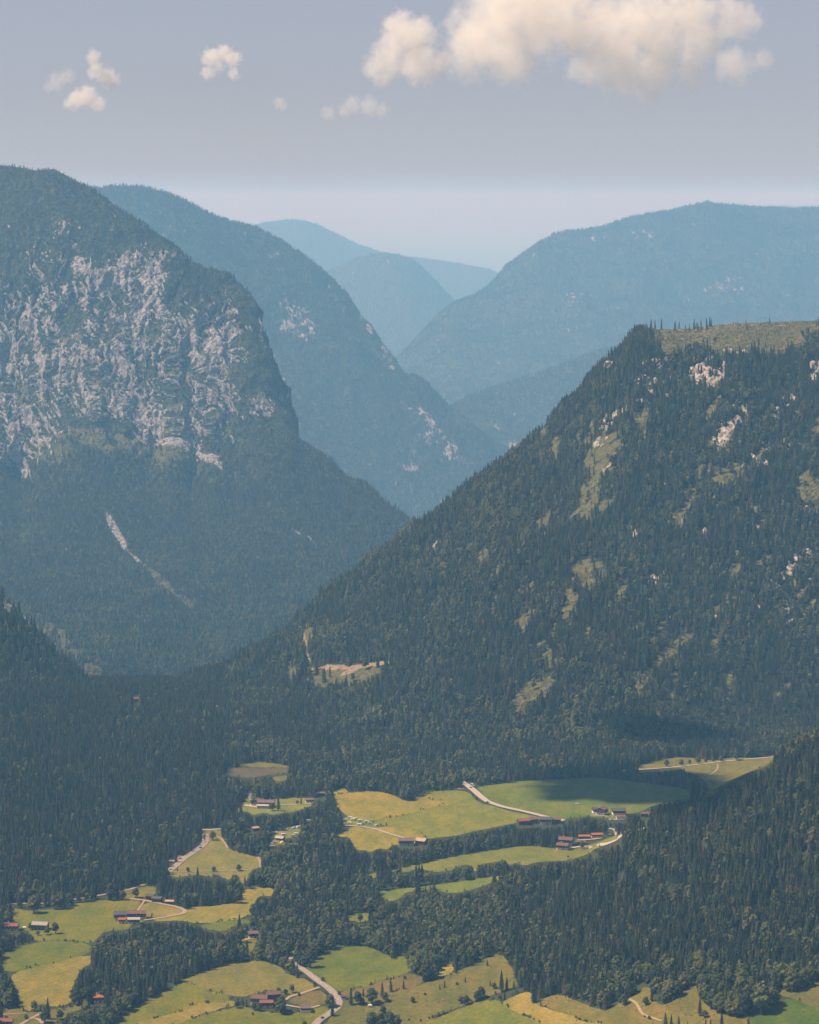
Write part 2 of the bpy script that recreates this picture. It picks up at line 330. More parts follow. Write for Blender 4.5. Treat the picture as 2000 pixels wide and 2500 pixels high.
 (px('D',(640,118),(740,104),(760,125),(690,150)), OLIVE, 0, 6, 0, 'small meadow under the marsh', 0),
 (px('D',(1000,212),(1060,186),(1100,186),(1106,212),(1030,226)), YEL, 0, 6, 0, 'yellow meadow corner by the barn', 0),
 (px('D',(268,322),(318,316),(322,330),(290,338)), TAN, 0, 6, 0, 'small dry clearing among spruces', 0),
 (px('D',(660,196),(700,190),(700,206),(670,208)), TAN, 0, 6, 0, 'tiny tan clearing behind the hotel', 0),
 (px('d',(540,880),(680,870),(800,820),(900,788),(1010,788),(1012,842),(960,932),(870,952),(782,962),(780,1062),(700,1042),(560,1102),(550,1020),(680,962),(600,912)), (0.125,0.115,0.04), 0, 6, 0, 'grass of the camp among the trees', 0),
 (px('A',(0,1512),(100,1502),(190,1542),(330,1512),(440,1492),(552,1482),(480,1522),(390,1542),(402,1562),(330,1604),(330,1680),(0,1680)), (0.085,0.075,0.025), 0, 6, 0, 'rough brown green orchard grass', 0),
 (px('A',(1440,1102),(1545,1090),(1552,1122),(1512,1162),(1500,1202),(1470,1122)), OLIVE, 0, 6, 0, 'little lawn below the lone chalet', 0),
]
def densify(poly, step=14.0, jitter=0.0):
    out = []
    for (x0, y0), (x1, y1) in zip(poly, poly[1:] + poly[:1]):
        n = max(1, int(math.hypot(x1 - x0, y1 - y0) / step))
        for k in range(n):
            out.append((x0 + (x1 - x0) * k / n, y0 + (y1 - y0) * k / n))
    return out
def smooth_poly(p, it=1):
    for _ in range(it):
        q = []
        for a, b in zip(p, p[1:] + p[:1]):
            q += [(a[0] * .75 + b[0] * .25, a[1] * .75 + b[1] * .25), (a[0] * .25 + b[0] * .75, a[1] * .25 + b[1] * .75)]
        p = q
    return p
def drape(name, poly_uv, lift, mat, step=18.0):
    """a sheet over the valley floor inside an outline"""
    uv = densify(smooth_poly(poly_uv), 8.0)
    P = ground([p[0] for p in uv], [p[1] for p in uv])
    jx = 1.6 * noise(P[:, 0] / 9, P[:, 1] / 9, 1.5); jy = 3.0 * noise(P[:, 0] / 9, P[:, 1] / 9, 7.5)
    B = [Vector((float(a), float(b))) for a, b in zip(P[:, 0] + jx, P[:, 1] + jy)]
    xs = np.array([b.x for b in B]); ys = np.array([b.y for b in B])
    gx, gy = np.meshgrid(np.arange(xs.min(), xs.max(), step), np.arange(ys.min(), ys.max(), step))
    gx = gx.ravel() + RNG.uniform(-2, 2, gx.size); gy = gy.ravel() + RNG.uniform(-2, 2, gy.size)
    k = inside(list(zip(xs, ys)), gx, gy)
    vs_ = B + [Vector((float(a), float(b))) for a, b in zip(gx[k], gy[k])]
    v2, _, f2, *_ = delaunay_2d_cdt(vs_, [], [list(range(len(B)))], 1, 0.01)
    X = np.array([v.x for v in v2]); Y = np.array([v.y for v in v2])
    me = bpy.data.meshes.new(name); me.from_pydata(np.stack([X, Y, G(X, Y) + lift], -1).tolist(), [], [list(f) for f in f2])
    if len(me.polygons) and me.polygons[0].normal.z < 0: me.flip_normals()
    return link(name, me, mat=mat)
OPEN = []; EDGE = []
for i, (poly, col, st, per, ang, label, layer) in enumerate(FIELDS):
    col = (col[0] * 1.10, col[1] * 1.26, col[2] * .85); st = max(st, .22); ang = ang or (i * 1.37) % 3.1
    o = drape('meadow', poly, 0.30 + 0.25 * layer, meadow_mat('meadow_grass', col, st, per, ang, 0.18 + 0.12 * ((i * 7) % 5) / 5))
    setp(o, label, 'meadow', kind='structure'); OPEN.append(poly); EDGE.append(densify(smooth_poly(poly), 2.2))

# ------------------------------------------------------------------ roads and tracks
def road_mat(name, col):
    t = NT(name, 0.9, 0.2); a = t.noise(0.35, 5, 0.7); b = t.noise(0.03, 3)
    return t.out(t.mix(t.math('MULTIPLY', b, 0.5), t.ramp(a, [(0.3, scl(col, .82)), (0.7, scl(col, 1.12))]), scl(col, .75)))
ASPH = road_mat('asphalt_sunbleached', (0.25, 0.205, 0.175)); PALE = road_mat('pale_concrete', (0.36, 0.30, 0.24)); GRAV = road_mat('gravel', (0.29, 0.215, 0.14))
ROADS = [  # centre line, width m, material, name, label
 (px('B',(380,1660),(440,1582),(500,1545),(548,1510),(566,1475),(540,1430),(500,1390),(440,1350),(380,1302),(330,1268),(280,1235),(215,1205)), 8.0, ASPH, 'road', 'wide pale main road winding past the farms'),
 (px('B',(262,1222),(300,1170)), 5.0, ASPH, 'road', 'short side road entering the wood'),
 (px('B',(445,1384),(330,1424),(262,1442),(238,1462)), 3.5, GRAV, 'driveway', 'farm driveway leaving the main road'),
 (px('B',(240,1492),(330,1508),(410,1506),(445,1494)), 3.0, GRAV, 'driveway', 'track passing the small barn'),
 (px('E',(312,318),(345,340),(380,365),(420,402),(470,440),(560,470),(700,500),(860,540),(930,553)), 9.5, PALE, 'road', 'bright straight road across the light green meadow'),
 (px('e',(180,590),(250,592),(400,605),(520,630),(650,675),(810,722)), 3.8, PALE, 'track', 'thin pale track to the caravan camp'),
 (px('A',(780,850),(865,860),(960,880),(1060,900),(1110,918),(1118,930),(1100,942),(1040,953),(960,968),(870,980)), 6.0, GRAV, 'track', 'farm track looping round the tan triangular field'),
 (px('A',(868,865),(845,900),(822,935)), 2.4, GRAV, 'track', 'narrow path from the barns to the long farmhouse'),
 (px('A',(50,885),(150,880),(250,880),(350,872),(450,855),(580,835),(700,812),(780,796),(875,764)), 4.5, GRAV, 'track', 'forest edge road behind the round trees'),
 (px('i',(165,862),(280,780),(400,670),(600,540),(690,465),(712,410),(690,330)), 9.0, ASPH, 'road', 'road lined with parked cars beside the olive pasture'),
 (px('i',(210,720),(300,690),(370,640)), 10.0, GRAV, 'track', 'gravel pull-in at the forest edge'),
 (px('i',(190,860),(500,858),(800,852),(1100,845),(1320,832)), 2.4, GRAV, 'footpath', 'straight footpath along the foot of the olive pasture'),
 (px('i',(850,360),(920,390),(970,450),(1012,525)), 2.6, GRAV, 'footpath', 'footpath along the wood above the olive pasture'),
 (px('i',(1440,655),(1460,700),(1475,770),(1465,800)), 2.6, GRAV, 'footpath', 'footpath at the corner of the olive pasture'),
 (px('i',(650,272),(770,270),(920,258)), 5.0, PALE, 'track', 'pale lane at the top of the olive pasture'),
 (px('j',(60,290),(200,277),(430,262),(650,238),(870,212),(1100,190),(1330,170),(1420,163)), 4.5, PALE, 'track', 'pale gravel road across the hill pasture'),
 (px('j',(870,228),(878,262),(850,295),(800,325)), 2.4, GRAV, 'footpath', 'curving footpath on the hill pasture'),
 (px('f',(1150,535),(1210,542),(1270,572),(1288,610),(1260,645),(1190,675),(1120,700),(1000,716),(880,722),(760,737)), 5.5, PALE, 'road', 'curved lane past the orange roofed sheds'),
 (px('f',(1285,582),(1420,560),(1540,533)), 4.0, PALE, 'track', 'lane climbing into the wooded hill'),
 (px('f',(820,655),(960,650),(1090,632)), 5.0, PALE, 'track', 'yard strip in front of the orange roofed sheds'),
 (px('h',(130,558),(165,575),(190,595),(212,640),(225,670),(260,695),(340,720),(400,742)), 2.4, GRAV, 'footpath', 'winding dirt path on the dry pasture'),
 (px('d',(205,500),(330,515),(420,530),(520,535)), 9.0, PALE, 'track', 'paved forecourt of the white hotel'),
 (px('d',(720,492),(900,490),(1100,480),(1160,468)), 4.0, PALE, 'track', 'drive between the hotel lawns'),
 (px('A',(120,1612),(190,1570),(255,1538)), 3.4, GRAV, 'track', 'farm track beside the red roofed house'),
 (px('A',(0,1552),(60,1546),(160,1540)), 2.2, GRAV, 'footpath', 'thin path in the orchard'),
 (px('A',(205,1572),(240,1580),(258,1604)), 4.0, GRAV, 'track', 'turning place by the lone spruce'),
 (px('A',(1432,1106),(1490,1094),(1555,1086)), 6.0, GRAV, 'driveway', 'gravel yard of the lone chalet'),
 (px('f',(960,395),(1080,400),(1150,410)), 5.0, GRAV, 'driveway', 'yard of the red roofed chalet'),
 (px('f',(1150,440),(1240,440),(1320,440)), 5.0, PALE, 'driveway', 'yard before the white garage'),
]
OPEN_PTS = []
def ribbon(name, line_uv, width, lift, mat):
    L = []
    for (a, b), (c_, d) in zip(line_uv, line_uv[1:]):
        n = max(2, int(math.hypot(c_ - a, d - b) / 4))
        L += [(a + (c_ - a) * k / n, b + (d - b) * k / n) for k in range(n)]
    L.append(line_uv[-1])
    P = ground([p[0] for p in L], [p[1] for p in L])[:, :2]
    for _ in range(3):
        P[1:-1] = P[1:-1] * .5 + (P[:-2] + P[2:]) * .25
    T = np.gradient(P, axis=0); T /= np.linalg.norm(T, axis=1)[:, None] + 1e-9; N = np.stack([-T[:, 1], T[:, 0]], -1)
    wv = width / 2 * (1 + 0.10 * noise(P[:, 0] / 20, P[:, 1] / 20, 3.3))
    offs = np.array([-1, -0.5, 0, .5, 1.0])
    X = P[None, :, 0] + offs[:, None] * N[None, :, 0] * wv; Y = P[None, :, 1] + offs[:, None] * N[None, :, 1] * wv
    o = link(name, grid_mesh(name, np.stack([X, Y, G(X, Y) + lift], -1)), mat=mat)
    if o.data.polygons[0].normal.z < 0: o.data.flip_normals()
    OPEN_PTS.append(np.stack(project(np.stack([P[:, 0], P[:, 1], G(P[:, 0], P[:, 1])], -1)), -1))
    return o, P, N
for i, (ln, wd, m, nm, label) in enumerate(ROADS):
    ro, P_, N_ = ribbon(nm, ln, wd, 0.85 + 0.004 * (i % 7), m)
    setp(ro, label, 'road' if nm == 'road' else 'path', kind='structure')
    if i == 0:      # dashed centre line on the main road
        me = bpy.data.meshes.new('centre_line'); vv = []; ff = []
        step = np.linalg.norm(np.diff(P_, axis=0), axis=1).cumsum(); s = 0.0
        while s < step[-1] - 5:
            q = [np.array([np.interp(x, step, P_[1:, 0]), np.interp(x, step, P_[1:, 1])]) for x in (s, s + 4)]
            d = (q[1] - q[0]); d /= np.linalg.norm(d) + 1e-9; nrm = np.array([-d[1], d[0]]) * .09; b = len(vv)
            for p, sg in ((q[0], -1), (q[0], 1), (q[1], 1), (q[1], -1)):
                w_ = p + sg * nrm; vv.append((w_[0], w_[1], float(G(w_[0], w_[1])) + .90))
            ff.append((b, b + 1, b + 2, b + 3)); s += 12
        me.from_pydata(vv, [], ff); ml = link('road_marking', me, ro, plain('road_paint', (0.75, 0.74, 0.7)))
# ------------------------------------------------------------------ mountains
def lerp_keys(keys, u):
    k = np.array(keys, float); return np.interp(u, k[:, 0], k[:, 1])
class Sheet: pass
def mountain(name, label, ucols, sil, ridgeD, rows, counts, disp, dscale, zones, mat, lift=7.0, back=(700, 420), sub=3.0, seed=0.0):
    """A mountainside. sil: skyline (u, v); ridgeD: distance of that ridge; rows: lower lines as ([(u, v)..], [(u, km)..]); the far side
    falls away behind the ridge."""
    u = ucols; Vs = [lerp_keys(sil, u) + lift]; Ds = [lerp_keys(ridgeD, u) * 1000]
    for vk, dk in rows:
        Vs.append(np.maximum(lerp_keys(vk, u), Vs[-1] + 3)); Ds.append(np.minimum(lerp_keys(dk, u) * 1000, Ds[-1] - 8))
    V = []; D = []
    for i, n in enumerate(counts):
        tt = np.linspace(0, 1, n, endpoint=False)[:, None]
        V.append(Vs[i] * (1 - tt) + Vs[i + 1] * tt); D.append(Ds[i] * (1 - tt) + Ds[i + 1] * tt)
    V.append(Vs[-1][None]); D.append(Ds[-1][None]); V = np.concatenate(V); D = np.concatenate(D)
    for _ in range(8):
        D[1:-1] = D[1:-1] * .5 + (D[:-2] + D[2:]) * .25
    U = np.broadcast_to(u[None], V.shape)
    P = point(U, V, D)
    nb = 14; s = (np.linspace(1, 0, nb, endpoint=False) ** 1.6)[:, None]
    B = np.repeat(P[:1], nb, 0).copy(); B[..., 1] += s * back[0]; B[..., 2] -= (s ** 0.8) * back[1]; B[..., 0] *= 1 + s * back[0] / P[:1, :, 1]
    P = np.concatenate([B, P]); V = np.concatenate([np.repeat(V[:1], nb, 0), V]); U = np.concatenate([np.repeat(U[:1], nb, 0), U])
    def normals(P):
        du = np.gradient(P, axis=1); dv = np.gradient(P, axis=0); N = np.cross(dv, du); N /= np.linalg.norm(N, axis=-1, keepdims=True) + 1e-9
        return np.where((N[..., 2:3] < 0), -N, N)
    N = normals(P)
    x, y, z = P[..., 0], P[..., 1], P[..., 2]
    fade = np.ones(P.shape[0]); fade[:nb + 2] = np.linspace(.3, 1, nb + 2); fade = fade[:, None]
    at = zones(U, V, P, N)
    # gullies run down the fall line: noise stretched in height
    big = ridged(x / dscale + seed, y / dscale, z / (dscale * 2.2), 4)
    small = fbm(x / (dscale * .16), y / (dscale * .16), z / (dscale * .3) + seed, 4)
    rk = at.get('rock', 0) * 1.0
    ga = (x * .83 + z * .55); gb = (-x * .55 + z * .83)          # slanted strata and ribs of the rock
    amt = disp * (.75 * big) * fade * np.clip(1.25 - at.get('plat', 0), 0, 1) + sub * small * (0.7 + .3 * rk) + rk * (3.4 * ridged(ga / 17, gb / 52, y / 60 + seed, 4) + 2.2 * ridged(x / 9, z / 26, y / 20, 3)) * min(1.3, disp / 15) * (1.0 if sub < 4.1 else .6)
    amt = amt + at.get('ribs', 0)
    amt = amt * np.minimum(1, .35 + .65 * sstep(nb, nb + 25, np.arange(P.shape[0]))[:, None])
    P = P + N * amt[..., None]
    at['lit'] = rk * 0
    o = link(name, grid_mesh(name, P, {k: v for k, v in at.items() if k in ('rock', 'grass', 'soil')}), mat=mat)
    setp(o, label, 'mountain', kind='structure')
    S = Sheet(); S.o = o; S.P = P; S.U = U; S.V = V; S.N = normals(P); S.at = at; S.nb = nb
    return S

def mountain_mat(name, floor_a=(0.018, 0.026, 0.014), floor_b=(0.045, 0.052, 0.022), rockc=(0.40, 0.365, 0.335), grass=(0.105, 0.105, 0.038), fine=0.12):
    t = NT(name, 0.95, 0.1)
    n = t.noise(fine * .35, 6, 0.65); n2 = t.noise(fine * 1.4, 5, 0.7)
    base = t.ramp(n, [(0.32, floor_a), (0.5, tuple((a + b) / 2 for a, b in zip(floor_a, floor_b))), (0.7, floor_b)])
    g = t.mix(t.ramp(n2, [(0.35, (0, 0, 0)), (0.7, (1, 1, 1))]), scl(grass, .6), scl(grass, 1.3))
    streak = t.noise(fine * .9, 5, 0.7, t.mapping((1, 1, 0.35)))
    r = t.ramp(t.math('ADD', t.math('MULTIPLY', streak, .6), t.math('MULTIPLY', n2, .4)), [(0.38, scl(rockc, .22)), (0.45, scl(rockc, .55)), (0.52, scl(rockc, .85)), (0.62, scl(rockc, 1.15))])
    def edge(a):
        return t.ramp(t.math('ADD', a, t.math('MULTIPLY', t.math('SUBTRACT', n2, 0.5), 0.9)), [(0.40, (0, 0, 0)), (0.56, (1, 1, 1))])
    c = t.mix(edge(t.attr('grass')), base, g)
    c = t.mix(edge(t.attr('rock')), c, r)
    c = t.mix(edge(t.attr('soil')), c, t.ramp(n2, [(0.3, (0.22, 0.155, 0.085)), (0.7, (0.37, 0.28, 0.165))]))
    vo = t.n('ShaderNodeTexVoronoi'); vo.inputs['Scale'].default_value = fine * .42; vo.inputs['Detail'].default_value = 2.0; t.l(t.mapping((1, 1, .45), (0, .5, 0)), vo.inputs['Vector'])
    t.bump(t.math('ADD', t.math('ADD', t.math('MULTIPLY', n2, 0.6), t.math('MULTIPLY', streak, .8)), t.math('MULTIPLY', vo.outputs['Distance'], 1.5)), 1.0, 9.0)
    return t.out(c)
def spots(U, V, lst):
    """soft elongated patches: (u, v, half length, half width, angle deg, strength)"""
    r = np.zeros(U.shape)
    for u0, v0, a, b, ang, s in lst:
        c, sn = math.cos(math.radians(ang)), math.sin(math.radians(ang)); du = U - u0; dv = V - v0
        p = (du * c + dv * sn) / a; q = (-du * sn + dv * c) / b
        r = np.maximum(r, s * (1 - sstep(0.45, 1.15, np.sqrt(p * p + q * q))))
    return r
def cols(a, b, n): return np.linspace(a, b, n)

# --- steep limestone mountain
L1_SIL = [(-500,380),(-200,388),(0,397),(45,402),(90,410),(130,406),(165,425),(215,452),(250,475),(300,512),(350,545),(400,580),(450,620),(480,645),(515,665),(555,675),(580,700),(597,745),(605,780),(625,815),(640,860),(655,915),(665,955),(683,1005),(690,1030),(720,1070),(760,1100),(800,1128),(850,1165),(900,1197),(950,1232),(1005,1268),(1100,1340),(1250,1430)]
def grid_normals(P):
    du = np.gradient(P, axis=1); dv = np.gradient(P, axis=0); N = np.cross(dv, du); N /= np.linalg.norm(N, axis=-1, keepdims=True) + 1e-9
    return np.where((N[..., 2:3] < 0), -N, N)
GULLY_L1 = [(285,1310,70,11,58,1.0),(345,1385,60,8,48,.8),(400,1440,70,12,44,1.0),(455,1485,45,10,40,.85),(720,1310,26,5,50,.7),(760,1340,26,5,45,.6),(165,1362,18,4,45,.6),(430,1130,90,11,36,.9),(510,1140,60,8,38,.9),(335,1100,60,8,50,.9),(60,1140,60,24,60,1.0),(40,1080,40,30,60,.9)]
def zones_L1(U, V, P, N):
    x, y, z = P[..., 0], P[..., 1], P[..., 2]
    top = np.interp(U, [-300,0,100,200,260,330,420,480,540,600,640], [790,790,800,700,650,690,760,760,730,760,830])
    bot = np.interp(U, [-300,0,120,200,300,400,500,560,620,700], [1150,1150,1140,1060,1070,1120,1130,1110,1060,1040])
    wob = fbm(x / 160, z / 160, 3.3, 3)
    band = sstep(-60, 110, V - top + 120 * wob) * (1 - sstep(-30, 40, V - bot + 60 * wob)) * (1 - .5 * sstep(545, 625, U)) * (1 - sstep(650, 700, U))
    upper = sstep(430, 520, V) * (1 - sstep(0, 120, V - top)) * (1 - sstep(420, 600, U))
    a = (x * .80 + z * .60); b = (-x * .60 + z * .80)            # across and along the slanting strata
    low = sstep(900, 1020, V + 60 * wob)
    cl = sstep(480, 720, V) * (1 - sstep(1110, 1220, V)) * (1 - sstep(680, 740, U))
    wx = x + 22 * noise(x / 70, z / 70, 1.7); wz = z + 22 * noise(x / 70, z / 70, 8.7)
    ribs = cl * (34 * ridged(wx / 125, wz / 330, y / 400, 2) + 19 * ridged(wx / 46, wz / 120, y / 150, 3) * (1 - .45 * low) + 12 * low * ridged(a / 34, b / 170, y / 150, 3) + 5 * ridged(wx / 17, wz / 30, y / 40, 2))
    N2 = grid_normals(P + N * ribs[..., None]); steep = (np.clip(N[..., 2], .3, .9) - N2[..., 2])
    blob = fbm(x / 150, z / 200, 4.4, 4, .6); fine = fbm(wx / 13, wz / 24, y / 30, 4, .62); dia = fbm(a / 18, b / 90, y / 100, 4, .6)
    n = 1.0 * steep + .85 * blob + .50 * fine + .55 * (dia * low + fbm(wx / 20, wz / 80, 9.9, 4, .6) * (1 - low))
    rock = sstep(-.02, .20, n * 1.0 + .55 * fbm(x / 70, z / 95, 12.4, 3) - .57 + band * .62 + upper * .34)
    g = spots(U, V, GULLY_L1)
    slide = g * sstep(-.1, .3, .35 + dia + .4 * fine) * (V < 1380)
    rock = np.maximum(rock * np.clip((band + upper) * 2, 0, 1), slide * .95)
    gr = spots(U, V, [(110,1560,120,45,30,.8),(190,1640,110,40,40,.75),(60,1330,60,20,50,.4),(250,1500,60,16,30,.3),(560,1590,30,8,35,.5),(330,1125,250,40,12,.7),(150,1130,80,40,20,.5)])
    gr = np.maximum(gr * (.55 + .9 * np.clip(fbm(x / 40, z / 50, y / 80, 4) + .4, 0, 1)), g * .9)
    gr = np.maximum(gr, band * sstep(.0, .35, fbm(x / 60, z / 60, 6.0, 4)) * .75)
    return {'rock': rock, 'grass': np.clip(gr, 0, 1), 'band': band, 'ribs': ribs}
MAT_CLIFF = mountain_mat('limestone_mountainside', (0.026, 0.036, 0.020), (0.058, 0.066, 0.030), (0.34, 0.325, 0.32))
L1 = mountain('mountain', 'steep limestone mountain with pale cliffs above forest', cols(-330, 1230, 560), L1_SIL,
    [(-500,10.1),(0,10.05),(560,9.75),(690,9.3),(1005,8.9),(1250,8.8)],
    [([(-500,640),(0,660),(300,700),(500,770),(600,860),(690,1050),(1005,1290),(1250,1460)], [(-500,9.7),(0,9.66),(560,9.45),(690,9.2),(1250,8.7)]),
     ([(-500,1150),(0,1165),(50,1195),(110,1140),(170,1090),(240,1070),(300,1095),(360,1130),(420,1110),(470,1155),(520,1120),(570,1130),(640,1085),(700,1090),(850,1205),(1005,1312),(1250,1480)], [(-500,9.2),(0,9.2),(600,9.15),(700,9.1),(1250,8.6)]),
     ([(-500,1400),(0,1400),(300,1380),(600,1350),(800,1350),(1005,1400),(1250,1520)], [(-500,8.1),(0,8.1),(600,8.3),(1005,8.4),(1250,8.35)]),
     ([(-500,1640),(0,1640),(300,1650),(500,1620),(700,1530),(1005,1470),(1250,1560)], [(-500,6.2),(0,6.2),(300,6.4),(500,6.9),(700,7.3),(1005,7.7),(1250,7.9)]),
     ([(-500,1720),(0,1720),(500,1700),(1250,1650)], [(-500,5.9),(500,6.3),(1250,7.0)])],
    [130, 240, 100, 90, 12], 34.0, 350.0, zones_L1, MAT_CLIFF, lift=8, sub=4.0, back=(1000, 600))
# --- low spur in front of it
L0 = mountain('wooded_spur', 'low dark wooded spur at the foot of the limestone mountain', cols(-330, 420, 150),
    [(-500,1330),(-100,1400),(0,1432),(60,1500),(120,1565),(200,1640),(300,1715),(420,1780)], [(-500,4.95),(0,4.85),(300,4.72),(420,4.65)],
    [([(-500,1720),(0,1730),(200,1765),(300,1775),(420,1800)], [(-500,4.5),(0,4.5),(300,4.55),(420,4.55)]), ([(-500,1830),(420,1850)], [(-500,4.3),(420,4.4)])],
    [70, 15], 6.0, 90.0, lambda U, V, P, N: {'rock': spots(U, V, [(15,1480,30,22,60,.8),(60,1520,40,9,45,.7),(95,1560,14,5,60,.6),(8,1640,12,6,50,.5)]) * (.6 + fbm(P[..., 0] / 12, P[..., 2] / 14, 1, 3)), 'grass': 0.3 * (fbm(P[..., 0] / 50, P[..., 1] / 50, 1, 3) > .2)}, MAT_CLIFF, lift=14, back=(500, 260))
# --- forested mountain with the cleared plateau
R1_SIL = [(350,1700),(400,1685),(480,1655),(550,1628),(600,1602),(650,1570),(700,1530),(750,1490),(800,1450),(850,1410),(900,1370),(950,1330),(1000,1290),(1050,1260),(1100,1230),(1150,1190),(1200,1155),(1250,1120),(1290,1080),(1330,1045),(1380,1002),(1420,970),(1460,925),(1500,880),(1530,842),(1560,805),(1600,790),(1650,788),(1700,785),(1750,778),(1800,774),(1880,772),(1950,769),(2000,768),(2200,760),(2500,770)]
GLADE_R1 = [(1470,1130,46,75,15,.75),(1450,1230,60,60,0,.5),(1440,1420,60,50,-30,.62),(1400,1480,30,60,0,.55),(1520,1465,24,16,0,.6),(1590,1580,24,14,0,.5),(1650,1590,75,16,-38,.95),(1590,1640,60,14,-40,.9),(1545,1670,22,12,-30,.8),(1310,1700,60,34,-30,1.0),(1270,1740,22,30,0,.8),(1340,1620,26,18,-50,.8),(1780,1170,60,26,-15,.75),(1980,1205,40,30,0,.95),(1820,1260,60,30,-20,.5),(1860,1375,40,12,-20,.7),(1790,1400,14,24,0,.7),(1800,1480,70,26,-25,.6),(1740,1510,44,20,-30,.6),(1060,1480,30,10,-35,.5),(850,1668,118,34,-10,1.0),(760,1560,16,48,-12,.85),(720,1660,20,44,0,.7),(900,1765,40,20,-45,.85),(640,1670,14,24,0,.6),(700,1730,26,20,0,.6),(880,1380,130,9,-37,.75),(1060,1260,70,9,-32,.5),(760,1480,90,8,-38,.6),(1160,1655,6,12,0,.6),(640,1660,20,20,0,.5),(1240,1760,12,12,0,.5)]
TRACK_R1 = [(870,1645,112,8,-4.5,1.0),(770,1648,18,9,0,1.0),(755,1590,52,6,76,1.0),(735,1545,22,6,70,.9),(860,1660,30,6,-28,.8),(960,1652,22,6,-25,.8)]
_r = random.Random(31)
for _ in range(85):
    GLADE_R1.append((_r.uniform(1180, 2050), _r.uniform(930, 1700), _r.uniform(14, 58), _r.uniform(5, 13), -_r.uniform(30, 85), _r.uniform(.65, 1.0)))
def zones_R1(U, V, P, N):
    x, y, z = P[..., 0], P[..., 1], P[..., 2]
    n = fbm(x / 34, z / 60, y / 80, 5, .6); fine = fbm(x / 11, z / 24, y / 20, 4, .6)
    rz = spots(U, V, [(1730,925,70,45,-10,.95),(1600,905,70,22,-8,.75),(1500,900,20,14,-45,.8),(1620,960,80,40,0,.55),(1800,1030,95,28,-58,.85),(1770,1090,40,18,-60,.9),(1990,920,24,34,0,.95),(1920,1010,60,40,-30,.6),(1500,1040,70,20,-30,.5),(1480,1090,30,18,-20,.75),(1560,1000,40,16,-20,.5),(1930,1110,50,22,-20,.45),(1850,1140,60,30,-20,.45),(1960,1380,60,32,-35,.75),(1900,1420,50,20,-35,.55),(1920,1500,26,60,0,.5),(1830,1500,80,30,-20,.45),(1600,1420,50,14,-40,.4),(1060,1335,22,26,-60,.6),(1030,1370,14,9,0,.6),(1970,1240,30,6,0,.5),(1600,760,4,4,0,0),(1780,870,70,14,-5,.5)])
    rock = sstep(.10, .34, rz * .48 + n * .6 + fine * .85 + .55 * fbm(x / 6, z / 12, y / 12, 3) - .14) * sstep(.05, .3, rz)
    gz = spots(U, V, GLADE_R1)
    plat = sstep(1560, 1620, U) * (1 - sstep(-14, 12, V - np.interp(U, [1560,1640,1720,1800,1880,1930,1970,2010,2400], [835,885,868,880,876,858,832,818,815]) + 42 * n))
    grass = np.maximum(sstep(.22, .62, gz * .95 + .45 * n + .6 * fine) * sstep(.05, .3, gz), plat)
    grass = np.maximum(grass, .85 * sstep(.30, .42, fbm(x / 26, z / 70, y / 60, 4, .6)) * sstep(1150, 1400, U) * sstep(950, 1050, V))
    rock = np.maximum(rock, 1.0 * sstep(.29, .40, fbm(x / 15, z / 45, y / 40 + 4, 4, .6)) * sstep(1350, 1600, U) * sstep(880, 950, V) * (1 - sstep(1450, 1650, V)))
    soil = spots(U, V, TRACK_R1 + [(1750,800,200,10,-4,.42),(1700,815,90,12,-4,.4)])
    soil = np.maximum(soil, plat * np.clip(.34 + .9 * fine + .3 * n, 0, 1) * .75)
    return {'rock': rock, 'grass': np.clip(grass, 0, 1), 'soil': soil, 'plat': plat}
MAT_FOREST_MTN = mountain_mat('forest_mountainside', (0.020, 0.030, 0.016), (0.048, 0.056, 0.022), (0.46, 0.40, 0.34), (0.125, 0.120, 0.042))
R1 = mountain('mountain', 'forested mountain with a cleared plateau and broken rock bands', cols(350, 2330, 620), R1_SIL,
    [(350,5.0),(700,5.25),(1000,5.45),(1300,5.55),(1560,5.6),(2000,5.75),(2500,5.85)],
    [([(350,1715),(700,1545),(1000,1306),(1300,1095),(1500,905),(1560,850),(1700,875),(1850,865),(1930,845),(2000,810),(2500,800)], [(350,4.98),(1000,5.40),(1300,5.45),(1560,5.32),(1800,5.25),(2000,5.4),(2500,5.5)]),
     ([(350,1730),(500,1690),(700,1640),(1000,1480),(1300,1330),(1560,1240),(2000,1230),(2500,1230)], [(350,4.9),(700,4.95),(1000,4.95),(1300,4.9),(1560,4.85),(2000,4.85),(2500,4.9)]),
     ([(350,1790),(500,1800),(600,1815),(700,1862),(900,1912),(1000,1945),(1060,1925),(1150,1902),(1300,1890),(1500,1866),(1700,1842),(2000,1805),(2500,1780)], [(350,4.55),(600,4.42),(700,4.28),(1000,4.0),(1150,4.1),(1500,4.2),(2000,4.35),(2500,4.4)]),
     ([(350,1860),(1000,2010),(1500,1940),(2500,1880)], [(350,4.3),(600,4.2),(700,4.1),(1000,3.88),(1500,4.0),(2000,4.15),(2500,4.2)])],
    [45, 190, 210, 10], 26.0, 240.0, zones_R1, MAT_FOREST_MTN, lift=16, sub=2.6, seed=5.5)
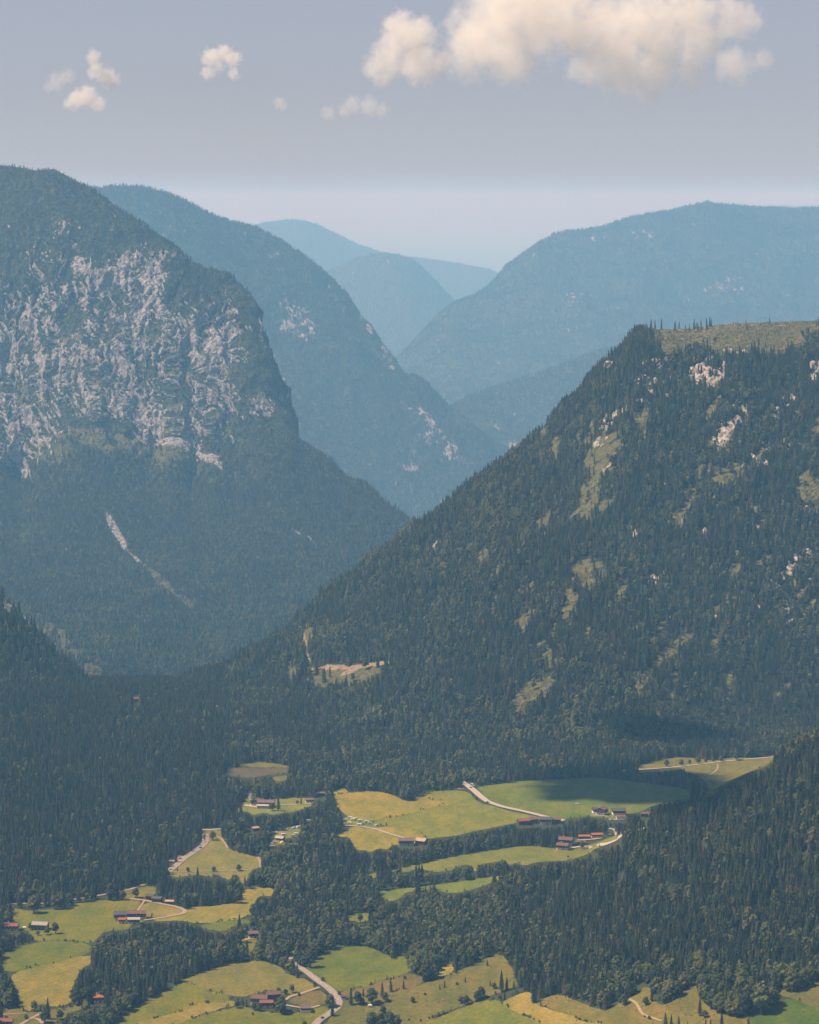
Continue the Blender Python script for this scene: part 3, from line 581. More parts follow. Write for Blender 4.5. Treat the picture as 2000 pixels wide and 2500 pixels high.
# --- second ridge behind the limestone mountain
def zones_far(lst, gl=(), amt=.5):
    def f(U, V, P, N):
        x, y, z = P[..., 0], P[..., 1], P[..., 2]
        n = fbm(x / 60, z / 100, y / 150, 5, .6); fi = fbm(x / 22, z / 50, y / 60, 4, .6)
        rz = spots(U, V, lst)
        return {'rock': np.maximum(sstep(.10, .34, rz * .42 + n * .7 + fi * .9 + .5 * fbm(x / 14, z / 26, y / 30, 3) - .16) * sstep(.05, .3, rz), .8 * sstep(.42, .56, n + fi * .7)),
                'grass': np.maximum(spots(U, V, gl), amt * sstep(.05, .4, n))}
    return f
MAT_FAR = mountain_mat('far_mountainside', (0.028, 0.038, 0.020), (0.060, 0.066, 0.030), (0.30, 0.265, 0.24), (0.10, 0.105, 0.045), 0.05)
L2 = mountain('mountain', 'rounded forested ridge behind the limestone mountain', cols(150, 1300, 330),
    [(100,470),(230,458),(280,450),(340,450),(400,465),(450,490),(500,515),(560,540),(620,555),(680,580),(720,610),(760,640),(800,675),(840,715),(870,760),(900,800),(930,840),(950,870),(970,900),(985,920),(1010,922),(1040,940),(1080,975),(1120,1010),(1160,1045),(1200,1075),(1300,1140)],
    [(100,17.57),(600,17.40),(900,16.69),(985,16.24),(1300,15.80)],
    [([(100,700),(500,720),(700,800),(850,870),(985,960),(1300,1180)], [(100,16.60),(900,16.15),(1300,15.62)]), ([(100,1250),(700,1260),(1000,1330),(1300,1400)], [(100,14.74),(1300,14.74)]), ([(100,1400),(1300,1500)], [(100,14.38),(1300,14.38)])],
    [110, 150, 8], 95.0, 520.0, zones_far([(730,800,60,40,60,.75),(700,780,30,70,0,.55),(880,800,18,50,-15,.7),(940,880,16,70,-20,.6),(680,960,26,90,-25,.7),(1010,1010,20,10,0,.9),(1040,1050,60,24,50,.85),(1070,1100,70,30,30,.75),(1000,1150,26,20,0,.9),(960,1180,20,24,0,.6),(720,570,4,4,0,0),(850,1000,24,14,0,.6),(600,600,10,40,0,.5)]), MAT_FAR, lift=5, sub=4.0, back=(1700, 850), seed=2.0)
R2b = mountain('wooded_spur', 'hazy wooded spur with a pale meadow line on its crest', cols(1000, 2330, 260),
    [(950,1060),(1060,1010),(1100,990),(1140,966),(1200,945),(1300,912),(1400,875),(1470,850),(1600,840),(1900,832),(2400,825)], [(950,17.25),(1300,17.81),(1900,18.56)],
    [([(950,1250),(1900,1150)], [(950,15.94),(1900,16.69)]), ([(950,1400),(1900,1300)], [(950,15.38),(1900,15.94)])], [90, 8], 34.0, 420.0,
    zones_far([(1255,1090,14,8,0,.9),(1250,1100,6,16,0,.8)], [(1190,945,60,7,-17,1.0),(1270,918,60,6,-18,1.0)], .35), MAT_FAR, lift=4, sub=4.0, back=(1300, 600), seed=7.0)
R2 = mountain('mountain', 'broad hazy forested mountain with a toothed spruce skyline', cols(900, 2330, 340),
    [(850,1000),(980,880),(1050,795),(1113,738),(1130,730),(1160,716),(1200,688),(1240,650),(1280,618),(1320,588),(1370,566),(1420,560),(1480,552),(1500,545),(1550,530),(1600,520),(1650,512),(1700,500),(1730,491),(1760,496),(1800,501),(1850,505),(1900,504),(1950,508),(2000,506),(2200,500),(2400,510)],
    [(850,22.57),(1113,23.78),(1400,24.79),(2400,25.79)],
    [([(850,1100),(1113,860),(1400,760),(2400,740)], [(850,21.96),(1113,22.57),(1400,23.17),(2400,23.98)]), ([(850,1250),(1113,1100),(2400,1050)], [(850,20.55),(2400,20.96)]), ([(850,1350),(2400,1250)], [(850,20.15),(2400,20.15)])],
    [90, 120, 6], 170.0, 900.0, zones_far([(1760,710,60,20,-25,.6),(1800,720,40,14,20,.55),(1450,600,60,10,0,.35),(1400,740,30,40,20,.4),(1560,590,60,30,0,.35),(1430,820,6,16,0,.6)], (), .45), MAT_FAR, lift=5, sub=5.0, back=(2500, 1000), seed=4.0)
C1 = mountain('hill', 'small steep wooded hill standing in the hazy valley', cols(640, 1300, 150),
    [(600,760),(700,715),(780,670),(830,648),(880,626),(930,616),(970,619),(1010,636),(1050,672),(1080,705),(1113,738),(1200,800),(1300,850)], [(600,31.88),(1300,31.02)],
    [([(600,1000),(1300,1000)], [(600,28.05),(1300,28.05)]), ([(600,1100),(1300,1100)], [(600,27.41),(1300,27.41)])], [100, 6], 110.0, 800.0, zones_far([(950,640,10,6,0,.5)], (), .4), MAT_FAR, lift=3, sub=5.0, back=(2500, 1100), seed=1.0)
C2 = mountain('hill', 'farthest pale blue hill behind the valley', cols(500, 1450, 150),
    [(450,580),(600,552),(650,541),(700,534),(745,536),(780,549),(830,573),(880,596),(930,613),(980,623),(1050,631),(1100,638),(1150,646),(1195,656),(1250,680),(1450,760)], [(450,39.78),(980,41.82),(1450,40.80)],
    [([(450,900),(1450,900)], [(450,33.66),(1450,33.66)]), ([(450,1000),(1450,1000)], [(450,32.64),(1450,32.64)])], [90, 5], 60.0, 1200.0, zones_far([], (), .5), MAT_FAR, lift=3, sub=6.0, back=(4500, 1400), seed=9.0)
# ------------------------------------------------------------------ tree models
def leaf_mat(name, dark, light, dry=None, rough=0.9):
    t = NT(name, rough, 0.15)
    oi = t.n('ShaderNodeObjectInfo'); nz = t.noise(0.9, 3, 0.6)
    stops = [(0.0, dark), (0.55, tuple((a + b) / 2 for a, b in zip(dark, light))), (0.9, light)] + ([(0.955, light), (0.975, dry)] if dry else [(1.0, light)])
    c = t.ramp(oi.outputs['Random'], stops)
    c = t.mix(t.ramp(nz, [(0.35, (0, 0, 0)), (0.68, (1, 1, 1))]), t.mix(1.0, c, (0.6, 0.62, 0.6), 'MULTIPLY'), t.mix(1.0, c, (1.35, 1.32, 1.2), 'MULTIPLY'))
    return t.out(c)
SPRUCE_M = leaf_mat('spruce_needles', (0.016, 0.024, 0.014), (0.062, 0.070, 0.030), (0.095, 0.055, 0.035))
BROAD_M = leaf_mat('broadleaf_foliage', (0.034, 0.046, 0.018), (0.110, 0.115, 0.038), (0.10, 0.095, 0.03))
BARK_M = plain('bark', (0.075, 0.058, 0.045), 0.95)
def mesh_from(name, v, f, mat, smooth=False):
    me = bpy.data.meshes.new(name); me.from_pydata(v, [], f); me.materials.append(mat)
    if smooth: me.polygons.foreach_set('use_smooth', [True] * len(f))
    return me
def trunk_data(h, r, rnd, limbs=0, spread=3.0):
    v = []; f = []
    def tube(p0, p1, r0, r1, n=6):
        p0 = Vector(p0); p1 = Vector(p1); q = (p1 - p0).to_track_quat('Z', 'Y'); b = len(v)
        for p, rr in ((p0, r0), (p1, r1)):
            for k in range(n):
                v.append(tuple(p + q @ Vector((rr * math.cos(2 * math.pi * k / n), rr * math.sin(2 * math.pi * k / n), 0))))
        for k in range(n): f.append((b + k, b + (k + 1) % n, b + n + (k + 1) % n, b + n + k))
    tube((0, 0, -1.0), (0, 0, h * .45), r * 1.25, r * .75); tube((0, 0, h * .45), (0, 0, h * .92), r * .75, r * .15)
    for k in range(limbs):
        a = k * 2.4 + rnd.random(); z = h * (.28 + .4 * k / max(1, limbs))
        tube((0, 0, z), (math.cos(a) * spread, math.sin(a) * spread, z + h * .2), r * .4, r * .1, 5)
    return v, f
def spruce_data(seed, h=22.0, rad=3.1, tiers=12, arms=9):
    rnd = random.Random(seed); v = []; f = []
    lean = (rnd.uniform(-.3, .3), rnd.uniform(-.3, .3)); z0 = h * rnd.uniform(.04, .12)
    for i in range(tiers):
        t = i / (tiers - 1); z = z0 + (h - z0) * (t ** .92) * .955
        R = rad * (1 - t) ** .82 * (1 + .12 * rnd.uniform(-1, 1)) + .22
        dz = (h - z0) / tiers * 1.55 + .25; cx, cy = lean[0] * t, lean[1] * t
        n = arms if t < .7 else arms - 3; a0 = rnd.random() * 6.28; b = len(v)
        v.append((cx, cy, min(h, z + dz)))
        for k in range(2 * n):
            a = a0 + math.pi * k / n; rr = R * (rnd.uniform(.82, 1.22) if k % 2 == 0 else rnd.uniform(.42, .62))
            v.append((cx + rr * math.cos(a), cy + rr * math.sin(a), z - (.16 * R + rnd.uniform(-.2, .3) if k % 2 == 0 else -.12 * R)))
        for k in range(2 * n): f.append((b, b + 1 + k, b + 1 + (k + 1) % (2 * n)))
    return v, f
def broad_data(seed, h=17.0, rad=5.6, n=330, lobes=11, tall=1.0):
    rnd = random.Random(seed); v = []; f = []; L = []
    for k in range(lobes):
        a = k * 2.399; q = (k + .5) / lobes; zz = h * (.30 + .56 * q); s = math.sin(math.pi * min(1, .18 + .80 * q)) ** .7
        rr = rad * .56 * s * rnd.uniform(.6, 1.1)
        L.append((Vector((math.cos(a) * rr, math.sin(a) * rr, zz)), rad * rnd.uniform(.36, .52)))
    L.append((Vector((0, 0, h * .52)), rad * .62)); L.append((Vector((0, 0, h * .82)), rad * .42))
    for c_, r in L:                                  # inner masses, rough little polyhedra
        b = len(v); ring = 7
        v.append(tuple(c_ + Vector((0, 0, r * .80 * tall))))
        for lev, (zz, sr) in enumerate(((.35, .72), (-.3, .78))):
            for k in range(ring):
                a = 2 * math.pi * (k + .5 * lev) / ring; q = r * sr * rnd.uniform(.8, 1.1)
                v.append(tuple(c_ + Vector((q * math.cos(a), q * math.sin(a), r * zz * tall + rnd.uniform(-.2, .2)))))
        v.append(tuple(c_ - Vector((0, 0, r * .7))))
        for k in range(ring):
            k2 = (k + 1) % ring
            f.append((b, b + 1 + k, b + 1 + k2)); f.append((b + 1 + k, b + 1 + ring + k, b + 1 + k2)); f.append((b + 1 + k2, b + 1 + ring + k, b + 1 + ring + k2))
            f.append((b + 1 + ring + k, b + 1 + 2 * ring, b + 1 + ring + k2))
    for _ in range(n):                               # leaf sprays over and between the masses
        c_, r = L[rnd.randrange(len(L))]
        d = Vector((rnd.gauss(0, 1), rnd.gauss(0, 1), rnd.gauss(.25, 1))).normalized()
        p = c_ + Vector((d.x, d.y, d.z * tall)) * r * rnd.uniform(.72, 1.16)
        nn = (d + Vector((rnd.gauss(0, .5), rnd.gauss(0, .5), rnd.gauss(.2, .5)))).normalized()
        e1 = nn.orthogonal().normalized(); e2 = nn.cross(e1); s = rnd.uniform(.45, 1.0) * rad * .17; a = rnd.random() * 6.28
        e1, e2 = e1 * math.cos(a) + e2 * math.sin(a), e2 * math.cos(a) - e1 * math.sin(a); b = len(v)
        v += [tuple(p - e1 * s), tuple(p + e2 * s * .8), tuple(p + e1 * s), tuple(p - e2 * s * .9 - nn * s * .3)]
        f += [(b, b + 1, b + 2), (b, b + 2, b + 3)]
    return v, f
def snag_data(seed, h=17.0):
    rnd = random.Random(seed); v, f = trunk_data(h, .28, rnd, 0)
    for k in range(14):
        z = h * (.25 + .7 * k / 14); a = k * 2.4; l = 1.4 * (1 - k / 16); b = len(v)
        v += [(0, 0, z), (0, 0, z + .25), (math.cos(a) * l, math.sin(a) * l, z - .1)]; f.append((b, b + 1, b + 2))
    return v, f

def join2(a, b):
    v = a[0] + b[0]; n = len(a[0]); return v, a[1] + [tuple(i + n for i in q) for q in b[1]]
PROTO = []
def proto(name, vf, mat):
    o = bpy.data.objects.new(name, mesh_from(name, vf[0], vf[1], mat)); PROTO.append(o); return o
forest_models = bpy.data.collections.new('forest_models')
for k in range(4): forest_models.objects.link(proto('a_spruce_%d' % k, spruce_data(20 + k, 22, (3.5, 3.9, 4.3, 3.1)[k], 9, 7), SPRUCE_M))
for k in range(3): forest_models.objects.link(proto('b_broadleaf_%d' % k, broad_data(40 + k, 16, 5.2, 120, 8), BROAD_M))
DEAD_M = plain('dead_wood', (0.20, 0.17, 0.15), 0.95)
forest_models.objects.link(proto('c_snag_0', snag_data(3), DEAD_M))
_gn = bpy.data.node_groups.new('scatter_trees', 'GeometryNodeTree')
_gn.interface.new_socket('Geometry', in_out='INPUT', socket_type='NodeSocketGeometry'); _gn.interface.new_socket('Geometry', in_out='OUTPUT', socket_type='NodeSocketGeometry')
def _build_gn():
    N = _gn.nodes; gi = N.new('NodeGroupInput'); go = N.new('NodeGroupOutput'); ip = N.new('GeometryNodeInstanceOnPoints')
    ci = N.new('GeometryNodeCollectionInfo'); ci.inputs['Collection'].default_value = forest_models; ci.inputs['Separate Children'].default_value = True
    ci.inputs['Reset Children'].default_value = True
    def na(name, typ):
        a = N.new('GeometryNodeInputNamedAttribute'); a.data_type = typ; a.inputs['Name'].default_value = name; return a.outputs['Attribute']
    _gn.links.new(gi.outputs[0], ip.inputs['Points']); _gn.links.new(ci.outputs[0], ip.inputs['Instance'])
    ip.inputs['Pick Instance'].default_value = True
    _gn.links.new(na('kind_index', 'INT'), ip.inputs['Instance Index'])
    eu = N.new('FunctionNodeEulerToRotation'); _gn.links.new(na('turn', 'FLOAT_VECTOR'), eu.inputs[0]); _gn.links.new(eu.outputs[0], ip.inputs['Rotation'])
    _gn.links.new(na('size', 'FLOAT_VECTOR'), ip.inputs['Scale']); _gn.links.new(ip.outputs[0], go.inputs[0])
_build_gn()
TOTAL = [0]
def forest(name, label, P, kind, size, group=None):
    """P Nx3 tree bases; kind index into the models; size Nx3"""
    n = len(P); TOTAL[0] += n
    me = bpy.data.meshes.new(name); me.vertices.add(n); me.vertices.foreach_set('co', P.reshape(-1).astype(np.float32))
    a = me.attributes.new('kind_index', 'INT', 'POINT'); a.data.foreach_set('value', kind.astype(np.int32))
    a = me.attributes.new('turn', 'FLOAT_VECTOR', 'POINT'); rot = np.zeros((n, 3)); rot[:, 2] = RNG.uniform(0, 6.28, n); rot[:, :2] = RNG.normal(0, .025, (n, 2)); a.data.foreach_set('vector', rot.reshape(-1).astype(np.float32))
    a = me.attributes.new('size', 'FLOAT_VECTOR', 'POINT'); a.data.foreach_set('vector', size.reshape(-1).astype(np.float32))
    o = link(name, me); m = o.modifiers.new('scatter', 'NODES'); m.node_group = _gn
    setp(o, label, 'forest', kind='stuff'); return o
def sizes(n, lo, hi, wide=(.85, 1.15)):
    h = RNG.uniform(lo, hi, n) * (1 - .35 * (RNG.random(n) < .18)); w = h * RNG.uniform(*wide, n); return np.stack([w, w, h], -1)
def on_sheet(S, spacing, umin=-120, umax=2120, keep=None):
    P = S.P; A = P[:-1, :-1]; B = P[1:, :-1]; C_ = P[1:, 1:]; D_ = P[:-1, 1:]
    area = .5 * np.linalg.norm(np.cross(C_ - A, D_ - B), axis=-1)
    horiz = area * np.clip(.5 * (S.N[:-1, :-1, 2] + S.N[1:, 1:, 2]), .25, 1)
    Uc = S.U[:-1, :-1]; ok = (Uc > umin) & (Uc < umax); ok[:S.nb - 3] = False
    w = (horiz * ok).ravel(); n = int(w.sum() / spacing ** 2)
    c = np.searchsorted(np.cumsum(w) / w.sum(), RNG.random(n)); c = np.minimum(c, w.size - 1); i, j = np.divmod(c, P.shape[1] - 1)
    a = RNG.random(n); b = RNG.random(n)
    f = lambda X: ((X[i, j].T * (1 - a) + X[i, j + 1].T * a) * (1 - b) + (X[i + 1, j].T * (1 - a) + X[i + 1, j + 1].T * a) * b).T
    Q = f(P); att = {k: f(np.broadcast_to(v, S.U.shape)) for k, v in S.at.items()}; U = f(S.U); V = f(S.V)
    k = np.ones(n, bool) if keep is None else keep(Q, att, U, V)
    return Q[k], {q: v[k] for q, v in att.items()}, U[k], V[k]
def kinds(n, broad): # share of broadleaf
    return np.where(RNG.random(n) < broad, 4 + RNG.integers(0, 3, n), RNG.integers(0, 4, n))
def above_ground(Q): return Q[:, 2] > G(Q[:, 0], Q[:, 1]) - 1.0
def rk(a): return RNG.random(len(a['rock'])) < np.clip(1 - 1.5 * a['rock'], .03, 1) * np.clip(1 - 1.15 * a['grass'], 0.13, 1) * np.clip(1 - 1.6 * a.get('soil', 0 * a['rock']), .02, 1)

def clear_view(Q, U, V, lst, h=17.0):
    s_ = project(Q)[2]; return (spots(U, V - .55 * h * s_, lst) < .62) | (RNG.random(len(U)) < .24)
# ---- mountains
Q, a, U, V = on_sheet(L1, 8.2, -120, 1200, lambda Q, a, U, V: above_ground(Q) & rk(a) & clear_view(Q, U, V, GULLY_L1) & (RNG.random(len(U)) < np.clip(1 - .55 * a['band'], .2, 1)))
br = np.clip(.55 + 1.1 * fbm(Q[:, 0] / 160, Q[:, 1] / 200, Q[:, 2] / 200, 3), .1, .85); br = np.where(V < 1080, br * .35, br)
sc = sizes(len(Q), .62, .98) * np.clip(1 + .7 * fbm(Q[:, 0] / 90, Q[:, 1] / 120, Q[:, 2] / 120, 3), .5, 1.35)[:, None]; sc *= (1.12 - .42 * sstep(1180, 1060, V))[:, None]
forest('forest', 'mixed blue-green forest covering the limestone mountain', Q - [0, 0, .6], kinds(len(Q), br), sc)
Q, a, U, V = on_sheet(L0, 6.4, -120, 420, lambda Q, a, U, V: above_ground(Q) & rk(a))
forest('forest', 'dark spruce forest on the low spur', Q - [0, 0, .6], kinds(len(Q), .2), sizes(len(Q), .7, 1.1))
def keepR1(Q, a, U, V):
    return above_ground(Q) & rk(a) & clear_view(Q, U, V, GLADE_R1) & clear_view(Q, U, V, TRACK_R1) & (RNG.random(len(U)) < np.clip(1 - .97 * a['plat'], .0, 1))
Q, a, U, V = on_sheet(R1, 5.9, 340, 2120, keepR1)
br = np.clip(.32 + 1.0 * fbm(Q[:, 0] / 110, Q[:, 1] / 140, Q[:, 2] / 140, 3) + .55 * sstep(1760, 1860, V) * (U > 1000) + .2 * sstep(1600, 1300, V) * (U < 1300), .04, .9)
kd = kinds(len(Q), br); kd = np.where(RNG.random(len(Q)) < .012, 7, kd)
sc = sizes(len(Q), .62, 1.15) * np.clip(1 + .8 * fbm(Q[:, 0] / 60, Q[:, 1] / 80, Q[:, 2] / 80, 3), .5, 1.35)[:, None]; small = sstep(1700, 1780, V) * sstep(1450, 1600, U) * (1 - sstep(1830, 1850, V)); sc *= (1 - .3 * small)[:, None]
forest('forest', 'dense spruce forest covering the mountain with the cleared plateau', Q - [0, 0, .6], kd, sc)
Qp, ap, Up, Vp = on_sheet(R1, 7.0, 1540, 2120, lambda Q, a, U, V: (a['plat'] > .4) & (RNG.random(len(U)) < .5 + fbm(Q[:, 0] / 40, Q[:, 1] / 40, 1.0, 3)))
forest('undergrowth', 'low scrub and young spruces on the cleared plateau', Qp, kinds(len(Qp), .7), sizes(len(Qp), .06, .24, (1.0, 1.6)))
# scattered survivors along the plateau rim
su = np.array([1555,1562,1570,1578,1588,1600,1612,1622,1648,1655,1660,1668,1676,1684,1692,1700,1704,1712,1716,1722,1728,1735,1745,1762,1790,1800,1820,1825,1865,1872,1700,1690,1640,1730])
sv = np.interp(su, [p[0] for p in R1_SIL], [p[1] for p in R1_SIL]) + 16
k0 = np.array([np.unravel_index(np.argmin(np.abs(R1.U - u_) * 1.0 + np.abs(R1.V - v_)), R1.U.shape) for u_, v_ in zip(su, sv)]); k0[:, 0] = np.maximum(k0[:, 0], R1.nb + 1)
k0[:, 0] += RNG.integers(0, 7, len(k0)); Qs = R1.P[k0[:, 0], k0[:, 1]]
ks = np.where(np.arange(len(su)) % 4 == 3, 7, RNG.integers(0, 4, len(su))); sz = sizes(len(su), .55, 1.2, (.65, .9)); sz[22:30] *= .6; Qs = Qs + np.stack([RNG.normal(0, 6, len(su)), RNG.uniform(-90, 0, len(su)), np.zeros(len(su))], -1) * [1, 0, 0]
Qs = Qs + [0, 0, 0]
forest('forest', 'ragged row of surviving spruces along the plateau rim', Qs - [0, 0, .6], ks, sz)
for S, sp, lab, lo, hi, b in ((L2, 10.0, 'hazy forest on the second ridge', .7, 1.15, .35), (R2b, 11.5, 'hazy forest on the spur with the meadow line', .7, 1.1, .25), (R2, 14.5, 'hazy spruce forest on the broad mountain', .8, 1.3, .2), (C1, 22.0, 'hazy forest on the small steep hill', .9, 1.4, .2), (C2, 30.0, 'pale forest on the farthest hill', 1.0, 1.6, .1)):
    Q, a, U, V = on_sheet(S, sp, -80, 2080, lambda Q, a, U, V: above_ground(Q) & rk({**a, 'grass': a['grass'] * .8}))
    if S is L2:
        k = V < np.interp(U, [100, 560, 700, 900, 1300], [750, 950, 1200, 1330, 1330]) + 60; Q, U, V = Q[k], U[k], V[k]
    forest('forest', lab, Q - [0, 0, .6], kinds(len(Q), b), sizes(len(Q), lo, hi))

# ---- woods on the valley floor and the near hill
SURF = [L1, L0, R1]
_R1_top = None
def floor_candidates():
    n = 190000
    y = np.sqrt(RNG.uniform(2450 ** 2, 5350 ** 2, n)); x = RNG.uniform(-.158, .158, n) * y
    return np.stack([x, y, G(x, y)], -1)
EXTRA_OPEN = []      # outlines round houses, vehicles and lone trees, in photograph pixels
# ------------------------------------------------------------------ buildings
def boxes(name, lst, mat, parent):
    """one part out of a few boxes (cx, cy, cz, sx, sy, sz)"""
    v = []; f = []
    for cx, cy, cz, sx, sy, sz in lst:
        b = len(v)
        v += [(cx + i * sx / 2, cy + j * sy / 2, cz + k * sz / 2) for k in (-1, 1) for i, j in ((-1, -1), (1, -1), (1, 1), (-1, 1))]
        f += [(b, b + 3, b + 2, b + 1), (b + 4, b + 5, b + 6, b + 7)] + [(b + i, b + (i + 1) % 4, b + 4 + (i + 1) % 4, b + 4 + i) for i in range(4)]
    return link(name, mesh_from(name, v, f, mat), parent)
def poly_part(name, v, f, mat, parent): return link(name, mesh_from(name, v, f, mat), parent)
WHITE = plain('white_plaster', (0.72, 0.66, 0.57), 0.9, .08, .5); TIMBER = plain('dark_timber', (0.075, 0.045, 0.030), 0.85, .3, 2.0); GREYW = plain('grey_timber', (0.16, 0.13, 0.11), 0.9, .3, 2.0)
YELW = plain('yellow_render', (0.62, 0.42, 0.12), 0.9, .1); GLASS = plain('window_glass', (0.03, 0.04, 0.05), 0.15, .1, .5, .5); SHUT = plain('window_frame_paint', (0.62, 0.58, 0.5), 0.6)
CHIM = plain('chimney_render', (0.5, 0.45, 0.4), 0.9)
def tile_mat(name, col):
    if name in _plain: return _plain[name]
    t = NT(name, 0.85, 0.2); a = t.noise(0.45, 5, 0.7); b = t.noise(3.0, 3, 0.6, t.mapping((1, 1, 4)))
    _plain[name] = t.out(t.mix(t.math('MULTIPLY', b, .45), t.ramp(a, [(.3, scl(col, .72)), (.7, scl(col, 1.2))]), scl(col, .6))); return _plain[name]
ROOFS = {'slate': (0.075, 0.075, 0.088), 'red': (0.21, 0.075, 0.052), 'wine': (0.15, 0.075, 0.062), 'orange': (0.33, 0.105, 0.045), 'brown': (0.135, 0.078, 0.058), 'grey': (0.30, 0.27, 0.24), 'tan': (0.40, 0.29, 0.17), 'mauve': (0.15, 0.10, 0.09), 'pale': (0.36, 0.32, 0.30)}
def house(pxy, L, Wd, eave, rz, roof, label, pitch=22, lower='white', upper='timber', balcony=True, windows=True, chimney=1, name='farmhouse', over=1.1, cat='house'):
    L *= .84; Wd *= .92; eave *= 1.12; over *= .75
    P = ground(*[[c_] for c_ in pxy])[0]
    o = empty(name, (P[0], P[1], P[2] + .2), math.radians(rz)); setp(o, label, cat)
    rise = math.tan(math.radians(pitch)) * Wd / 2; split = eave * .48
    lm = {'white': WHITE, 'yellow': YELW, 'timber': TIMBER, 'greyw': GREYW}; m1, m2 = lm[lower], lm[upper]
    wl = boxes('lower_wall', [(0, 0, split / 2 - .6, L, Wd, split + 1.2)], m1, o)
    a, b = L / 2 - .02, Wd / 2 - .02
    up = poly_part('upper_wall', [(-a, -b, split), (a, -b, split), (a, b, split), (-a, b, split), (-a, -b, eave), (a, -b, eave), (a, b, eave), (-a, b, eave), (-a, 0, eave + rise - .02), (a, 0, eave + rise - .02)],
        [(0, 1, 5, 4), (2, 3, 7, 6), (3, 0, 4, 8, 7), (1, 2, 6, 9, 5)], m2, o)
    ex, ey = L / 2 + over, Wd / 2 + over; zd = eave - over * math.tan(math.radians(pitch)); th = .28; zt = eave + rise
    v = []
    for x in (-ex, ex): v += [(x, -ey, zd), (x, 0, zt), (x, ey, zd), (x, -ey, zd + th), (x, 0, zt + th), (x, ey, zd + th)]
    f = [(3, 9, 10, 4), (4, 10, 11, 5), (0, 1, 7, 6), (1, 2, 8, 7), (0, 6, 9, 3), (2, 5, 11, 8), (0, 3, 4, 1), (1, 4, 5, 2), (6, 7, 10, 9), (7, 8, 11, 10)]
    rf = poly_part('roof', v, f, tile_mat('roof_' + roof, ROOFS[roof]), o)
    boxes('ridge_cap', [(0, 0, zt + th + .05, 2 * ex + .05, .35, .14)], tile_mat('roof_' + roof, ROOFS[roof]), rf)
    for k in range(chimney): boxes('chimney', [((-.22 + .45 * k) * L, .12 * Wd, zt + .3, .8, .8, 2.0), ((-.22 + .45 * k) * L, .12 * Wd, zt + 1.4, 1.0, 1.0, .18)], CHIM, rf)
    if windows:
        for s in (-1, 1):
            for zc in (split * .55, split + (eave - split) * .5):
                n = max(2, int(L / 3.6))
                for k in range(n):
                    x = -L / 2 + L * (k + .5) / n
                    w = boxes('window', [(x, s * (Wd / 2 + .03), zc, 1.25, .10, 1.35)], SHUT, o); boxes('pane', [(x, s * (Wd / 2 + .09), zc, 1.0, .06, 1.1)], GLASS, w)
            n = max(2, int(Wd / 3.6))
            for zc in (split * .55, split + (eave - split) * .55):
                for k in range(n):
                    y = -Wd / 2 + Wd * (k + .5) / n
                    w = boxes('window', [(s * (L / 2 + .03), y, zc, .10, 1.25, 1.35)], SHUT, o); boxes('pane', [(s * (L / 2 + .09), y, zc, .06, 1.0, 1.1)], GLASS, w)
        boxes('door', [(L * .12, -Wd / 2 - .05, 1.05, 1.3, .12, 2.1)], TIMBER, o)
    if balcony:
        boxes('balcony', [(0, -Wd / 2 - .6, split + .05, L * .9, 1.2, .14), (0, -Wd / 2 - 1.15, split + .6, L * .9, .08, .95)], TIMBER, o)
        boxes('balcony', [(-L / 2 - .6, 0, split + .05, 1.2, Wd * .8, .14), (-L / 2 - 1.15, 0, split + .6, .08, Wd * .8, .95)], TIMBER, o)
    u0, v0, s0 = [float(q) for q in project(P)]
    hw = (L * abs(math.cos(math.radians(rz))) + Wd * abs(math.sin(math.radians(rz)))) / 2 * s0 + 4
    EXTRA_OPEN.append([(u0 - hw, v0 + 6), (u0 + hw, v0 + 6), (u0 + hw, v0 - (eave + rise) * s0 * .95), (u0 - hw, v0 - (eave + rise) * s0 * .95)])
    return o
def P1(V, x, y): return px(V, (x, y))[0]
def shed(pxy, L, Wd, eave, rz, roof, label, **k):
    k = {**dict(lower='timber', upper='timber', balcony=False, windows=False, chimney=0, name='barn', cat='barn', over=.8), **k}
    return house(pxy, L, Wd, eave, rz, roof, label, **k)
# lower left farms
house(P1('a',1265,285), 15, 11, 6.5, 4, 'slate', 'slate roofed end of the long white farmhouse')
house(P1('a',1440,275), 25, 11, 6.5, 2, 'wine', 'long faded red roofed barn wing joined to the slate roofed farmhouse', chimney=2)
house(P1('a',1410,325), 15, 7.5, 5.0, 2, 'pale', 'pale grey roofed wing in front of the long farmhouse', chimney=0)
house(P1('a',1285,322), 9, 7, 4.5, 8, 'orange', 'small orange roofed porch house before the slate roofed farmhouse', chimney=0, balcony=False)
house(P1('a',425,385), 20, 12, 5.6, -8, 'grey', 'dark timber house under a broad grey roof in the green meadow', lower='timber')
house(P1('a',120,390), 19, 11, 5.0, -6, 'red', 'red roofed house beside the round wood')
house(P1('a',1040,1150), 11.5, 9, 5.2, 8, 'orange', 'white chalet with a bright orange roof below the dark wood')
house(P1('a',70,1400), 14, 10, 5.0, -4, 'red', 'red roofed house beside the orchard track')
shed(P1('b',462,158), 11, 8, 4.2, -14, 'slate', 'blue slate roofed barn at the fork of the farm track')
shed(P1('b',535,186), 13, 9, 4.6, -14, 'slate', 'larger slate roofed barn beside the wood edge')
shed(P1('b',665,203), 11, 6, 3.0, -5, 'tan', 'low pale yellow shelter beside the slate roofed barns', name='shelter', cat='shelter')
house(P1('b',1545,560), 11.5, 9, 5.2, 12, 'mauve', 'lone chalet with a dark mauve roof at the wood edge')
